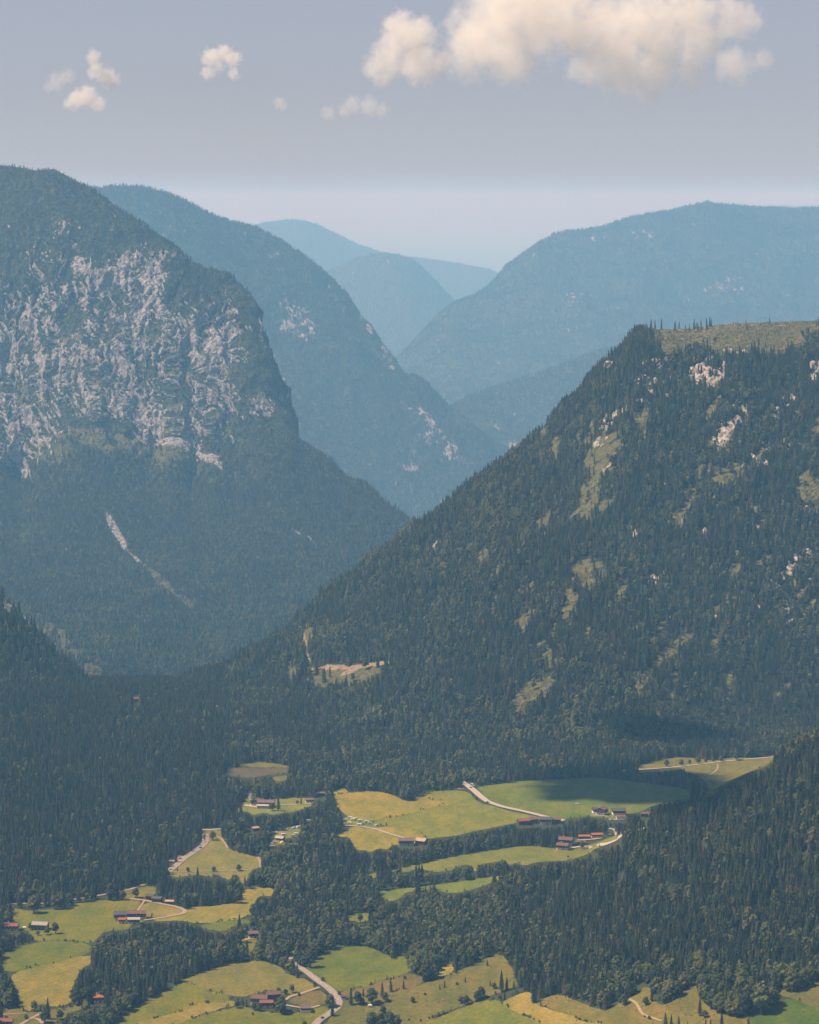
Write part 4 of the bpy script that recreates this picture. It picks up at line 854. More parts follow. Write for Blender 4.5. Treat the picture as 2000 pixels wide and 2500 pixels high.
# farm by the main road
house(P1('c',320,735), 19, 13, 6.0, -10, 'brown', 'brown roofed farmhouse beside the red roofed wing', chimney=1)
shed(P1('c',460,690), 17, 11, 5.5, 14, 'brown', 'brown roofed hay barn behind the red roofed wing')
house(P1('c',392,768), 15, 9, 4.6, 2, 'red', 'white farm wing with a bright red roof', chimney=0)
shed(P1('c',803,818), 12.5, 8, 3.8, 4, 'mauve', 'small dark roofed barn beside the track', lower='white')
shed(P1('c',1205,690), 6, 4.5, 2.8, 0, 'slate', 'tiny shed beside the road bend', lower='white')
# hotel and barns behind the camp
house(P1('d',520,520), 26, 13, 6.5, -8, 'mauve', 'large white hotel with a mauve roof behind lawns', chimney=2, name='hotel', cat='hotel')
house(P1('d',385,500), 13, 15, 6.0, 66, 'mauve', 'hotel gable wing beside the paved forecourt', chimney=0, name='hotel', cat='hotel')
house(P1('d',470,540), 18, 7, 3.6, -4, 'pale', 'low white terrace building before the hotel', chimney=0, balcony=False, name='terrace_building', cat='building')
shed(P1('d',1288,362), 12, 8, 3.6, -4, 'mauve', 'grey purple roofed hut among spruces behind the hotel')
house(P1('d',1125,458), 12, 9, 4.0, 10, 'mauve', 'small white house at the end of the hotel drive', chimney=0, balcony=False)
def chapel(pxy, label):
    P = ground([pxy[0]], [pxy[1]])[0]; o = empty('chapel', (P[0], P[1], P[2] + .2), .2); setp(o, label, 'chapel')
    boxes('nave', [(0, 1.5, 2, 5, 8, 4.6)], WHITE, o); poly_part('roof', [(-3, -3, 4.2), (3, -3, 4.2), (3, 6, 4.2), (-3, 6, 4.2), (0, -3, 6.6), (0, 6, 6.6)], [(0, 1, 4), (1, 2, 5, 4), (2, 3, 5), (3, 0, 4, 5)], tile_mat('roof_mauve', ROOFS['mauve']), o)
    boxes('tower', [(0, -3.4, 4, 2.6, 2.6, 9)], WHITE, o); poly_part('spire', [(-1.6, -5, 8.5), (1.6, -5, 8.5), (1.6, -1.8, 8.5), (-1.6, -1.8, 8.5), (0, -3.4, 12.5)], [(0, 1, 4), (1, 2, 4), (2, 3, 4), (3, 0, 4)], tile_mat('roof_mauve', ROOFS['mauve']), o)
    u0, v0 = pxy; EXTRA_OPEN.append([(u0 - 8, v0 + 6), (u0 + 8, v0 + 6), (u0 + 8, v0 - 22), (u0 - 8, v0 - 22)])
chapel(P1('d',303,408), 'tiny white chapel with a pointed tower behind the hotel')
shed(P1('d',360,850), 10, 7, 3.2, 30, 'tan', 'tan roofed cabin alone among the camp trees')
house(P1('d',715,1000), 12, 9, 4.2, -24, 'pale', 'grey roofed camp house with a yellow awning', chimney=0, balcony=False, lower='yellow')
house(P1('e',830,788), 22, 12, 5.6, 2, 'mauve', 'white farmhouse with a mauve roof at the end of the camp track')
shed(P1('e',990,778), 15, 12, 4.2, -24, 'tan', 'barn with a broad tan roof beside the tree belt', pitch=26)
# farms behind the long tree belt
shed(P1('f',250,485), 18, 11, 4.6, 16, 'red', 'long barn with a faded red roof beside the tree belt')
shed(P1('f',355,470), 13, 9, 4.6, 16, 'wine', 'wine roofed barn section behind the faded red barn')
house(P1('f',490,480), 17, 12, 6.0, -6, 'slate', 'grey roofed farmhouse between two red barns', chimney=1)
shed(P1('f',600,470), 13, 9, 4.4, -4, 'wine', 'purple red roofed barn beside the pale road')
house(P1('f',1075,382), 17, 13, 6.8, 66, 'wine', 'big timber chalet with a wine red roof on the shaded meadow', chimney=1)
shed(P1('f',1015,368), 11, 10, 5.2, 10, 'slate', 'slate roofed annex behind the wine red chalet', lower='white')
shed(P1('f',1255,385), 20, 13, 5.6, 6, 'slate', 'wide dark roofed barn beside the wine red chalet', lower='white')
shed(P1('f',1275,435), 14, 8, 4.0, 2, 'red', 'white garage with a flat red roof before the dark barn', lower='white', upper='white', pitch=15)
shed(P1('f',1530,400), 13, 8, 3.6, -2, 'wine', 'red roofed hut half hidden behind the wooded hill')
shed(P1('f',890,638), 17, 7, 3.2, 2, 'orange', 'long open shed with a bright orange roof')
shed(P1('f',1025,628), 16, 8, 4.2, 5, 'orange', 'taller orange roofed shed with a yellow gable', lower='yellow')
house(P1('f',700,695), 20, 13, 6.0, -16, 'brown', 'brown roofed farmhouse at the tree belt')
house(P1('f',670,750), 17, 12, 5.4, -22, 'brown', 'white chalet with a grey brown roof and long balcony on the meadow')
shed(P1('f',855,705), 14, 9, 4.0, -6, 'brown', 'brown roofed barn behind the round tree')
shed((332,1712), 9, 7, 4, 10, 'red', 'tiny red hut in the far forest', name='hut', cat='hut')
EXTRA_OPEN.append([(322,1722),(342,1722),(342,1698),(322,1698)])

# ------------------------------------------------------------------ vehicles
def loft(name, prof, mat, parent, half):
    """side profile (x, z) swept across, slightly narrower at the top"""
    n = len(prof); zt = max(p[1] for p in prof); v = []
    for s in (-1, 1): v += [(x, s * half * (1 - .14 * max(0, (z - .9) / max(.1, zt - .9))), z) for x, z in prof]
    f = [tuple(range(n))[::-1], tuple(range(n, 2 * n))] + [(i, (i + 1) % n, n + (i + 1) % n, n + i) for i in range(n)]
    return poly_part(name, v, f, mat, parent)
def wheel(name, x, y, r, w, mat, parent):
    v = []; n = 10
    for s in (-1, 1): v += [(x + r * math.cos(2 * math.pi * k / n), y + s * w / 2, r + r * math.sin(2 * math.pi * k / n)) for k in range(n)]
    return poly_part(name, v, [tuple(range(n))[::-1], tuple(range(n, 2 * n))] + [(k, (k + 1) % n, n + (k + 1) % n, n + k) for k in range(n)], mat, parent)
TYRE = plain('tyre_rubber', (0.02, 0.02, 0.02), 0.9); CARGLASS = plain('car_glass', (0.02, 0.025, 0.03), 0.1, .1, .5, .5)
PAINT = {k: plain('paint_' + k, c_, 0.35, .05, .5, .5) for k, c_ in {'white': (0.75, 0.74, 0.72), 'silver': (0.45, 0.46, 0.48), 'dark': (0.03, 0.035, 0.045), 'blue': (0.05, 0.09, 0.2), 'red': (0.35, 0.03, 0.03), 'cream': (0.72, 0.66, 0.54)}.items()}
def place(name, pxy, rz, label, cat, group=None, P=None):
    P = ground([pxy[0]], [pxy[1]])[0] if P is None else P
    o = empty(name, (P[0], P[1], P[2] + .90), math.radians(rz)); setp(o, label, cat, group)
    u0, v0, s0 = [float(q) for q in project(P)]; EXTRA_OPEN.append([(u0 - 4 * s0, v0 + 3), (u0 + 4 * s0, v0 + 3), (u0 + 4 * s0, v0 - 4 * s0), (u0 - 4 * s0, v0 - 4 * s0)])
    return o
def car(pxy, rz, paint, label, group=None):
    o = place('car', pxy, rz, label, 'car', group)
    loft('body', [(-2.15, .35), (2.15, .35), (2.2, .75), (1.3, .95), (.6, 1.02), (-1.9, 1.02), (-2.2, .8)], PAINT[paint], o, .9)
    loft('cabin', [(-1.75, 1.0), (.95, 1.0), (.35, 1.42), (-1.2, 1.45)], CARGLASS, o, .82); boxes('roof_panel', [(-.42, 0, 1.47, 1.5, 1.3, .06)], PAINT[paint], o)
    for x in (-1.35, 1.35):
        for y in (-.82, .82): wheel('wheel', x, y, .33, .22, TYRE, o)
    return o
def caravan(pxy, rz, label, paint='white', group=None):
    o = place('caravan', pxy, rz, label, 'caravan', group)
    b = loft('body', [(-2.9, .55), (2.8, .55), (3.1, 1.2), (2.6, 2.75), (-2.6, 2.8), (-3.05, 2.3)], PAINT[paint], o, 1.15)
    for y in (-1.16, 1.16): boxes('window', [(.6, y * .97, 1.75, 1.6, .08, .65)], CARGLASS, o)
    boxes('door', [(-1.3, -1.13, 1.45, .7, .08, 1.7)], PAINT['silver'], o); boxes('stripe', [(0, -1.17, 1.15, 5.4, .04, .16)], PAINT['blue'], o)
    for y in (-1.0, 1.0): wheel('wheel', -.1, y, .34, .22, TYRE, o)
    boxes('drawbar', [(3.6, 0, .5, 1.4, .12, .1)], PAINT['dark'], o)
    return o
TENT = {'green': plain('tent_green', (0.10, 0.2, 0.12)), 'blue': plain('tent_blue', (0.20, 0.34, 0.42)), 'cream': plain('tent_cream', (0.66, 0.56, 0.40)), 'yellow': plain('tent_yellow', (0.70, 0.45, 0.10))}
def tent(pxy, rz, col, label):
    o = place('tent', pxy, rz, label, 'tent'); v = []; f = []; n = 8
    for i, (r, z) in enumerate(((2.4, -.2), (2.2, .8), (1.4, 1.8), (.1, 2.2))): v += [(r * math.cos(2 * math.pi * k / n) * 1.25, r * math.sin(2 * math.pi * k / n), z) for k in range(n)]
    for i in range(3): f += [(i * n + k, i * n + (k + 1) % n, (i + 1) * n + (k + 1) % n, (i + 1) * n + k) for k in range(n)]
    poly_part('canopy', v, f, TENT[col], o); boxes('entrance', [(0, -2.25, .7, 1.0, .2, 1.4)], PAINT['dark'], o); return o
GC = 'caravans on the camp meadow'
for i, (x, y, rz, p, lab) in enumerate([(182,545,20,'white','white caravan half behind the camp wood'),(240,520,8,'white','white caravan at the upper edge of the camp meadow'),(262,535,-20,'cream','cream caravan beside the upper camp caravans'),(287,533,15,'white','white caravan next to the cream one'),(340,548,5,'white','white caravan alone on the upper camp meadow'),(330,592,0,'white','white caravan beside the thin camp track'),(410,562,12,'cream','cream caravan in the middle of the camp meadow'),(442,575,-10,'silver','silver grey caravan beside the blue tent'),(228,575,-8,'cream','cream caravan near the camp wood')]):
    caravan(P1('e', x, y), rz, lab, p, GC)
tent(P1('e',515,592), 20, 'blue', 'light blue dome tent at the tip of the camp meadow'); tent(P1('e',368,578), 70, 'green', 'green dome tent among the caravans')
for x, y, rz, p, lab in [(250,860,10,'white','white caravan in the deep camp wood'),(600,905,4,'cream','cream caravan on the camp clearing edge'),(640,900,-6,'white','white caravan on the camp clearing edge'),(765,930,12,'white','white caravan beside the grey roofed camp house'),(935,920,0,'white','white caravan low on the camp clearing'),(900,948,2,'silver','silver caravan low on the camp clearing'),(975,825,30,'white','white caravan high on the camp clearing'),(600,1100,6,'silver','silver caravan under the camp trees'),(1108,735,0,'white','white caravan framed by tall spruces')]:
    caravan(P1('d', x, y), rz, lab, p, 'caravans among the camp trees')
tent(P1('d',598,1050), 0, 'cream', 'cream marquee tent among the camp trees'); tent(P1('d',800,850), 0, 'cream', 'cream tent at the top of the camp clearing'); tent(P1('d',740,1030), 0, 'yellow', 'yellow tent before the camp house'); tent(P1('d',905,825), 0, 'blue', 'pale blue tent on the camp clearing')
for V, x, y, rz, p, lab in [('c',650,230,25,'dark','dark car on the side road at the wood'),('c',980,895,55,'dark','dark car driving on the main road below the roadside spruce'),('c',1105,735,70,'red','red car on the main road bend'),('E',470,446,-30,'dark','dark car alone on the bright straight road'),('E',370,358,-40,'blue','blue car at the top of the bright road'),('E',300,366,0,'white','white car parked under the forest beside the bright road'),('E',322,368,10,'silver','silver car parked under the forest beside the bright road'),('E',385,345,-30,'silver','silver car parked at the meadow corner of the bright road'),('E',393,354,-30,'dark','dark car parked at the meadow corner of the bright road'),('E',375,336,-30,'white','white car parked near the forest mouth of the bright road'),
    ('f',1155,602,0,'white','white car by the bend of the curved lane'),('f',1185,440,10,'silver','silver car in the yard of the white garage'),('c',1665,705,10,'dark','dark car parked under pasture trees'),('e',1320,213,0,'dark','dark car at the forest foot beside the meadow')]:
    car(P1(V, x, y), rz, p, lab)
for k, (x, y) in enumerate([(685,345),(680,370),(678,395),(674,418),(690,448),(630,530),(345,678),(210,835),(240,790)]):
    car(P1('i', x, y), 70 if k < 5 else 50, ['silver','dark','red','white','silver','dark','white','silver','silver'][k], ['silver car topmost in the roadside parking row','dark car second in the roadside parking row','red car third in the roadside parking row','white car fourth in the roadside parking row','silver car lowest in the roadside parking row','dark car driving beside the olive pasture','white car in the gravel pull-in','silver car lowest on the road beside the olive pasture','silver car parked above the footpath corner'][k])
def trailer(pxy, rz, label):
    o = place('covered_trailer', pxy, rz, label, 'trailer'); loft('cover', [(-2.2, .7), (2.2, .7), (2.1, 1.6), (1.3, 2.1), (-1.3, 2.1), (-2.1, 1.6)], PAINT['white'], o, 1.05); boxes('bed', [(0, 0, .6, 4.6, 2.1, .25)], TIMBER, o)
    for y in (-1, 1): wheel('wheel', 0, y, .36, .22, TYRE, o)
trailer(P1('c',1482,775), -8, 'white covered trailer on the pasture below the spruces')
trailer(P1('a',255,382), -20, 'white covered trailer between the red and grey roofed houses')
def trampoline(pxy, label):
    o = place('trampoline', pxy, 0, label, 'trampoline'); n = 20; v = []; 
    for r in (2.4, 1.6): v += [(r * math.cos(2 * math.pi * k / n), r * math.sin(2 * math.pi * k / n), .9) for k in range(n)]
    poly_part('padding', v, [(k, (k + 1) % n, n + (k + 1) % n, n + k) for k in range(n)], PAINT['white'], o)
    poly_part('bed', [(1.6 * math.cos(2 * math.pi * k / n), 1.6 * math.sin(2 * math.pi * k / n), .88) for k in range(n)], [tuple(range(n))], PAINT['dark'], o)
    for k in range(4): boxes('leg', [(2.2 * math.cos(k * 1.57), 2.2 * math.sin(k * 1.57), 0, .1, .1, 1.8)], PAINT['silver'], o)
trampoline(P1('f',815,278), 'round pale ring with a dark centre on the shaded meadow')
# ------------------------------------------------------------------ cattle on the pastures
def cow_mesh(name, mat):
    me = bpy.data.meshes.new(name + '_skeleton')
    V = [(-.75,0,1.15),(-.3,0,1.12),(.3,0,1.12),(.75,0,1.2),(1.1,0,1.38),(1.45,0,1.28),(1.68,0,1.12),(-.72,.22,.8),(-.78,.24,.45),(-.72,.24,.04),(-.72,-.22,.8),(-.78,-.24,.45),(-.72,-.24,.04),(.7,.22,.75),(.72,.22,.4),(.7,.22,.04),(.7,-.22,.75),(.72,-.22,.4),(.7,-.22,.04),(-.98,0,1.0),(-1.0,0,.6),(1.32,.24,1.4),(1.32,-.24,1.4)]
    E = [(0,1),(1,2),(2,3),(3,4),(4,5),(5,6),(0,7),(7,8),(8,9),(0,10),(10,11),(11,12),(3,13),(13,14),(14,15),(3,16),(16,17),(17,18),(0,19),(19,20),(5,21),(5,22)]
    R = [.34,.36,.36,.34,.2,.17,.11,.15,.09,.08,.15,.09,.08,.13,.08,.07,.13,.08,.07,.04,.04,.05,.05]
    me.from_pydata(V, E, []); o = bpy.data.objects.new(name, me); COL.objects.link(o)
    o.modifiers.new('skin', 'SKIN'); o.modifiers.new('sub', 'SUBSURF').levels = 1
    for i, s in enumerate(me.skin_vertices[0].data): s.radius = (R[i], R[i]); s.use_root = (i == 0)
    dg = bpy.context.evaluated_depsgraph_get(); m2 = bpy.data.meshes.new_from_object(o.evaluated_get(dg)); bpy.data.objects.remove(o); m2.name = name; m2.materials.clear(); m2.materials.append(mat); return m2
COW = cow_mesh('cow', plain('cow_hide', (0.42, 0.30, 0.19), 0.9, .5, 1.0))
for V, x, y, rz, lab in [('g',580,582,20,'pale brown cow grazing on the dotted pasture'),('g',622,563,-30,'cream cow standing higher on the dotted pasture'),('g',632,567,10,'cow beside the cream cow on the dotted pasture'),('h',1585,652,40,'pale cow on the trodden brown pasture'),('h',1600,657,-20,'second cow on the trodden brown pasture'),('i',1012,585,0,'pale cow alone on the olive pasture'),('j',845,275,10,'pale cow on the hill pasture beside the footpath'),('A',1285,1428,10,'cow resting on the green hayfield')]:
    P = ground(*[[q] for q in P1(V, x, y)])[0]; o = link('cow', COW); o.location = (P[0], P[1], P[2] + .55); o.rotation_euler = (0, 0, math.radians(rz)); setp(o, lab, 'cow')

# ------------------------------------------------------------------ trees one can tell apart
SPR = [mesh_from('spruce_crown', *spruce_data(60 + k, 22, (3.7, 4.2, 3.3)[k], 15, 10), SPRUCE_M) for k in range(3)]
BRD = [mesh_from('broadleaf_crown', *broad_data(80 + k, 16, (5.6, 5.0, 6.2)[k], 420, 12), BROAD_M) for k in range(3)]
POP = [mesh_from('poplar_crown', *broad_data(90, 24, 3.6, 380, 14, 1.8), BROAD_M)]
ST = mesh_from('spruce_trunk', *trunk_data(21, .32, random.Random(1)), BARK_M); BT = mesh_from('broadleaf_trunk', *trunk_data(14, .42, random.Random(2), 5), BARK_M)
_cnt = {'s': 0, 'b': 0, 'p': 0}
def tree(kind, P, h, label, group=None, wide=1.0):
    nm = {'s': 'spruce_tree', 'b': 'broadleaf_tree', 'p': 'poplar_tree'}[kind]; base = {'s': 22.0, 'b': 16.0, 'p': 24.0}[kind]; crowns = {'s': SPR, 'b': BRD, 'p': POP}[kind]
    o = bpy.data.objects.new(nm, None); COL.objects.link(o); o.location = P; o.rotation_euler = (0, 0, random.uniform(0, 6.28)); s = h / base; o.scale = (s * wide, s * wide, s)
    setp(o, label, 'tree', group)
    for n_, me in (('trunk', BT if kind == 'b' else ST), ('crown', crowns[_cnt[kind] % len(crowns)])):
        c_ = bpy.data.objects.new(n_, me); COL.objects.link(c_); c_.parent = o
    _cnt[kind] += 1; return o
LONE = [   # view, base x, y, height in that view, kind, label
 ('i',800,412,135,'b','big round tree casting a shadow at the head of the olive pasture'),('i',455,858,72,'b','small round tree on the footpath near the road'),('i',815,850,74,'b','small round tree in the middle of the straight footpath'),('i',1168,845,100,'b','taller round tree towards the wood end of the footpath'),('i',305,850,78,'s','small pointed spruce at the corner of road and footpath'),('i',590,915,145,'s','spruce rising in front of the straight footpath'),('i',1075,1060,175,'s','spruce pair member at the lower corner of the olive pasture'),('i',1135,1070,190,'s','taller spruce beside the pasture corner pair'),('i',1255,1050,140,'s','leaning dark spruce right of the pasture corner pair'),
 ('a',582,432,128,'b','round tree beside the grey roofed house'),('a',325,392,78,'b','dark shrub tree at the gable of the grey roofed house'),('a',495,442,92,'b','garden tree before the grey roofed house'),('a',398,452,62,'b','small garden tree before the grey roofed house'),('a',356,215,200,'b','large oak-like tree at the meadow top by the road'),('a',640,168,185,'b','wide tree mass at the top of the green meadow'),('a',575,175,150,'b','tree joined to the wide mass at the green meadow'),('a',720,140,140,'b','tree on the right flank of the wide mass'),('a',900,90,150,'b','dense tree above the meadow edge road'),('a',1165,78,190,'b','tall round tree above the middle of the green meadow'),('a',1290,78,110,'b','round tree near the barn fork'),('a',1430,52,110,'b','round tree nearest the slate barns'),('a',362,1245,118,'b','round orchard tree beside the thin path'),('a',505,1330,240,'s','tall dark spruce by the turning place'),('a',475,1370,150,'b','broad tree under the tall orchard spruce'),('a',632,1335,110,'b','round tree right of the orchard spruce'),('a',105,325,120,'b','tree behind the red roofed house'),('a',735,1200,50,'b','small bush by the chalet garden'),('a',815,1190,55,'b','bush beside the orange roofed chalet'),('a',665,1230,50,'b','low bush on the orchard edge'),('a',275,1335,55,'b','low orchard bush beside the track'),
 ('c',650,425,165,'b','round tree at the bend of the main road'),('c',715,465,160,'s','dark spruce pressed against the roadside round tree'),('c',735,310,265,'p','tall poplar shaped tree beside the road'),('c',775,300,240,'p','second poplar shaped tree beside the road'),('c',850,360,215,'b','big tree with a ground shadow beside the lush meadow'),('c',985,502,48,'b','small bush on the lush meadow beside the road'),('c',1157,648,42,'b','bush at the roadside near the tiny shed'),('c',1280,750,190,'s','dark spruce beside the tiny shed'),('c',1355,745,150,'b','ragged tree right of the shed spruce'),('c',1395,750,85,'b','low tree under the ragged pasture tree'),('c',1410,662,100,'s','small spruce behind the ragged pasture tree'),('c',1500,742,180,'b','tall dark tree above the white trailer'),('c',1610,665,170,'s','slender spruce in the pasture row'),('c',1640,718,110,'b','low broad tree before the slender spruce'),('c',1700,612,150,'s','spruce beside the slender one in the pasture row'),('c',1660,482,58,'s','bushy little spruce on the brown strip'),('c',1535,512,38,'s','tiny spruce on the edge of the lush meadow'),('c',1085,865,155,'s','dark roadside spruce beside the main road'),('c',1618,842,88,'b','round dark bush below the pasture row'),('c',540,828,175,'b','large round tree beside the red roofed wing'),('c',660,622,92,'b','round tree behind the hay barn'),('c',520,622,58,'b','tree close behind the hay barn'),('c',590,640,60,'b','bush between hay barn and driveway'),('c',80,785,95,'b','bushy tree on the farm garden edge'),('c',262,805,85,'b','garden tree before the brown roofed farmhouse'),('c',315,815,95,'b','garden tree beside the red roofed wing front'),('c',385,632,48,'b','bush above the brown roofed farmhouse'),('c',790,975,60,'b','bush at the foot of the bright green meadow'),('c',735,655,40,'b','hedge bush along the driveway'),('c',245,858,34,'b','low bush on the farm lawn'),
 ('g',295,466,88,'s','spruce standing alone on the brown strip edge'),('g',305,382,32,'b','little bush above the lone spruce'),('g',640,457,68,'s','taller of two little spruces in the pasture middle'),('g',600,472,52,'s','smaller of two little spruces in the pasture middle'),('g',815,412,62,'s','squat spruce high on the dotted pasture'),('g',745,432,28,'b','dark bush below the squat spruce'),('g',738,332,85,'s','spruce at the little yellow terrace'),('g',1000,272,60,'s','small tree at the top of the dotted pasture'),('g',370,580,56,'b','sapling low on the dotted pasture'),('g',475,517,24,'b','tiny bush low on the dotted pasture'),('g',825,600,85,'b','round tree at the pasture corner above the mown meadow'),('g',910,570,95,'b','tree right of the pasture corner tree'),('g',945,545,105,'b','sparse tree beside the pasture corner pair'),('g',780,585,60,'b','low tree left of the pasture corner tree'),('g',1120,490,200,'s','tall dark spruce at the pasture edge'),('g',1165,475,120,'s','shorter spruce beside the tall pasture edge spruce'),('g',1225,467,82,'s','small spruce right of the tall pasture edge spruce'),('g',1025,442,62,'s','slim spruce left of the tall pasture edge spruce'),('g',1060,467,58,'b','thin tree before the slim pasture spruce'),('g',630,682,34,'b','bush at the upper end of the field hedge'),('g',590,697,40,'b','second bush of the field hedge'),('g',565,703,26,'b','low bush of the field hedge'),('g',540,708,28,'b','middle bush of the field hedge'),('g',510,717,22,'b','lower bush of the field hedge'),('g',440,740,24,'b','lowest bush of the field hedge'),('g',260,735,70,'s','spruce right of the dark bottom grove'),('g',30,800,150,'b','large tree of the bottom grove'),('g',105,800,140,'b','pale round tree of the bottom grove'),('g',180,800,155,'b','broad tree of the bottom grove'),('g',232,795,120,'b','outer tree of the bottom grove'),('g',340,730,20,'b','bush beside the bottom grove path'),('g',1070,510,26,'b','bush under the pasture edge spruces'),
 ('h',316,570,110,'s','pointed spruce on the steep dry pasture'),('h',265,602,75,'b','round small tree beside the pointed spruce'),('h',720,692,165,'s','slim dark spruce on the dry pasture'),('h',905,785,135,'s','stout spruce at the foot of the dry pasture'),('h',430,810,160,'s','spruce of the bottom trio by the dirt path'),('h',480,800,130,'s','second spruce of the bottom trio'),('h',543,805,120,'s','third spruce of the bottom trio'),('h',618,800,66,'s','small spruce beside the bottom trio'),('h',770,800,95,'s','spruce at the foot of the slim dark one'),('h',812,785,78,'s','little spruce between slim and stout ones'),('h',760,705,66,'b','bush beside the slim dark spruce'),('h',870,665,160,'b','round tree inside the clump above the stout spruce'),('h',900,670,120,'b','front tree of the clump above the stout spruce'),('h',1240,668,275,'b','huge round crowned tree above the dark green meadow'),('h',1100,690,210,'b','tall tree beside the huge round crown'),('h',1330,620,180,'b','tree on the shadow side of the huge round crown'),('h',1500,480,190,'b','dark round tree above the trodden pasture'),('h',1600,450,170,'b','dark tree at the edge of the trodden pasture'),('h',80,600,100,'b','bushy tree at the top of the dirt path'),('h',295,722,34,'b','bush beside the dirt path'),('h',255,705,22,'b','small bush beside the dirt path'),
 ('j',440,246,62,'b','tree left on the gravel hill road'),('j',566,242,58,'b','second tree along the gravel hill road'),('j',636,232,48,'b','small tree along the gravel hill road'),('j',706,224,68,'b','tall tree along the gravel hill road'),('j',770,216,52,'b','round tree along the gravel hill road'),('j',832,210,46,'b','tree before the path fork on the hill road'),('j',900,206,54,'b','tree at the path fork on the hill road'),('j',1030,195,86,'b','largest tree along the gravel hill road'),
 ('f',872,745,92,'b','round green tree beside the meadow chalet'),('f',940,408,40,'s','little spruce before the wine red chalet'),
 ('d',690,575,245,'s','very tall spruce before the white hotel'),('d',600,572,112,'b','round tree before the white hotel'),('d',1010,482,115,'s','spruce on the hotel lawn'),('d',955,480,60,'b','small tree on the hotel drive'),('e',678,800,42,'s','little spruce before the farmhouse at the camp track'),
 ('B',690,992,60,'b','round tree on the small meadow island'),('B',1265,1298,55,'s','spruce on the rim of the yellow terrace'),
 ('b',835,245,75,'b','light green round tree at the barn yard'),('b',1400,470,175,'s','tall spruce above the lone chalet'),('b',1480,720,150,'s','slim spruce below the lone chalet')]
for V, x, y, hh, kd_, lab in LONE:
    u_, v_ = P1(V, x, y); P = ground([u_], [v_])[0]; s0 = float(project(P)[2]); h_ = hh / VIEW[V][2] / s0
    tree(kd_, (P[0], P[1], P[2]), max(2.0, h_), lab, None, 1.0 if kd_ != 'b' else min(1.5, 1.15 if h_ > 8 else 1.4))

# ------------------------------------------------------------------ woods: every place on the floor that is not field, road or yard
def sheet_raster(sheets, cell=14.0, x0=-1500.0, y0=2300.0, nx=260, ny=340):
    """highest mountainside above each cell of the valley floor"""
    Z = np.full((ny, nx), -1e9)
    for S in sheets:
        for a_, b_ in ((0, 0), (.5, 0), (0, .5), (.5, .5)):
            P = (S.P[:-1, :-1] * (1 - a_) + S.P[1:, :-1] * a_) * (1 - b_) + (S.P[:-1, 1:] * (1 - a_) + S.P[1:, 1:] * a_) * b_
            i_ = ((P[..., 0] - x0) / cell).astype(int).ravel(); j_ = ((P[..., 1] - y0) / cell).astype(int).ravel()
            m = (i_ >= 0) & (i_ < nx) & (j_ >= 0) & (j_ < ny); np.maximum.at(Z, (j_[m], i_[m]), P[..., 2].ravel()[m])
    return lambda x, y: Z[np.clip(((y - y0) / cell).astype(int), 0, ny - 1), np.clip(((x - x0) / cell).astype(int), 0, nx - 1)]
under = sheet_raster((L1, L0, R1))
Q = floor_candidates()[:118000]
_y = np.sqrt(RNG.uniform(5330 ** 2, 6800 ** 2, 42000)); _x = RNG.uniform(-.158, .01, 42000) * _y
Q = np.concatenate([Q, np.stack([_x, _y, G(_x, _y)], -1)])
U, V, S_ = project(Q)
base_h = np.where(Q[:, 1] < 3700, 21.0, 20.0)
mixn = fbm(Q[:, 0] / 120, Q[:, 1] / 160, 4.0, 3)
broad = np.clip(.30 + 1.3 * mixn, .04, .9)
broad = np.where((U > 620) & (U < 1250) & (V > 2150) & (V < 2400), np.clip(broad + .25, 0, .9), broad)
broad = np.where((U < 560) & (V < 2200), broad * .25, broad); broad = np.where((U > 1350) & (V > 1850), broad * .45, broad)
edge_b = ((U > 1480) & (V > 2380)) | ((U > 620) & (U < 1000) & (V > 2260)); broad = np.where(edge_b, .7, broad)
kd = kinds(len(Q), broad); isb = kd >= 4
hgt = np.where(isb, RNG.uniform(11, 18, len(Q)), RNG.uniform(14, 23, len(Q))); hgt *= np.where(RNG.random(len(Q)) < .15, .7, 1)
ok0 = ~(under(Q[:, 0], Q[:, 1]) > Q[:, 2] + .5) & (U > -60) & (U < 2060) & (V < 2640)
full = hgt.copy(); ok = np.zeros(len(Q), bool)
for shrink in (1.0, .8, .62, .46, .32):          # trees at the field edges stay low enough to leave the fields in view
    todo = np.where(ok0 & ~ok)[0]; h_ = full[todo] * shrink; bad = np.zeros(len(todo), bool); Ut = U[todo]
    for fr in (0.0, .3, .6, .95):
        vv_ = V[todo] - h_ * fr * S_[todo]
        for p in OPEN + EXTRA_OPEN:
            pa = np.array(p); ii = np.where((Ut > pa[:, 0].min()) & (Ut < pa[:, 0].max()) & (vv_ > pa[:, 1].min()) & (vv_ < pa[:, 1].max()))[0]
            if len(ii): bad[ii] |= inside(p, Ut[ii], vv_[ii])
        for rp in OPEN_PTS:
            ii = np.where((Ut > rp[:, 0].min() - 6) & (Ut < rp[:, 0].max() + 6) & (vv_ > rp[:, 1].min() - 5) & (vv_ < rp[:, 1].max() + 5))[0]
            if len(ii): bad[ii] |= (np.hypot(Ut[ii, None] - rp[None, :, 0], (vv_[ii, None] - rp[None, :, 1]) * 1.6).min(1) < 6.5)
    ok[todo[~bad]] = True; hgt[todo[~bad]] = h_[~bad]
gap = (fbm(Q[:, 0] / 28, Q[:, 1] / 28, 8.0, 3) > .30) & (U > 1150) & (V > 2100)      # sunny glades on the near hill
ok &= ~(gap & (RNG.random(len(Q)) < .8))
Q, U, V, S_, kd, hgt = Q[ok], U[ok], V[ok], S_[ok], kd[ok], hgt[ok]
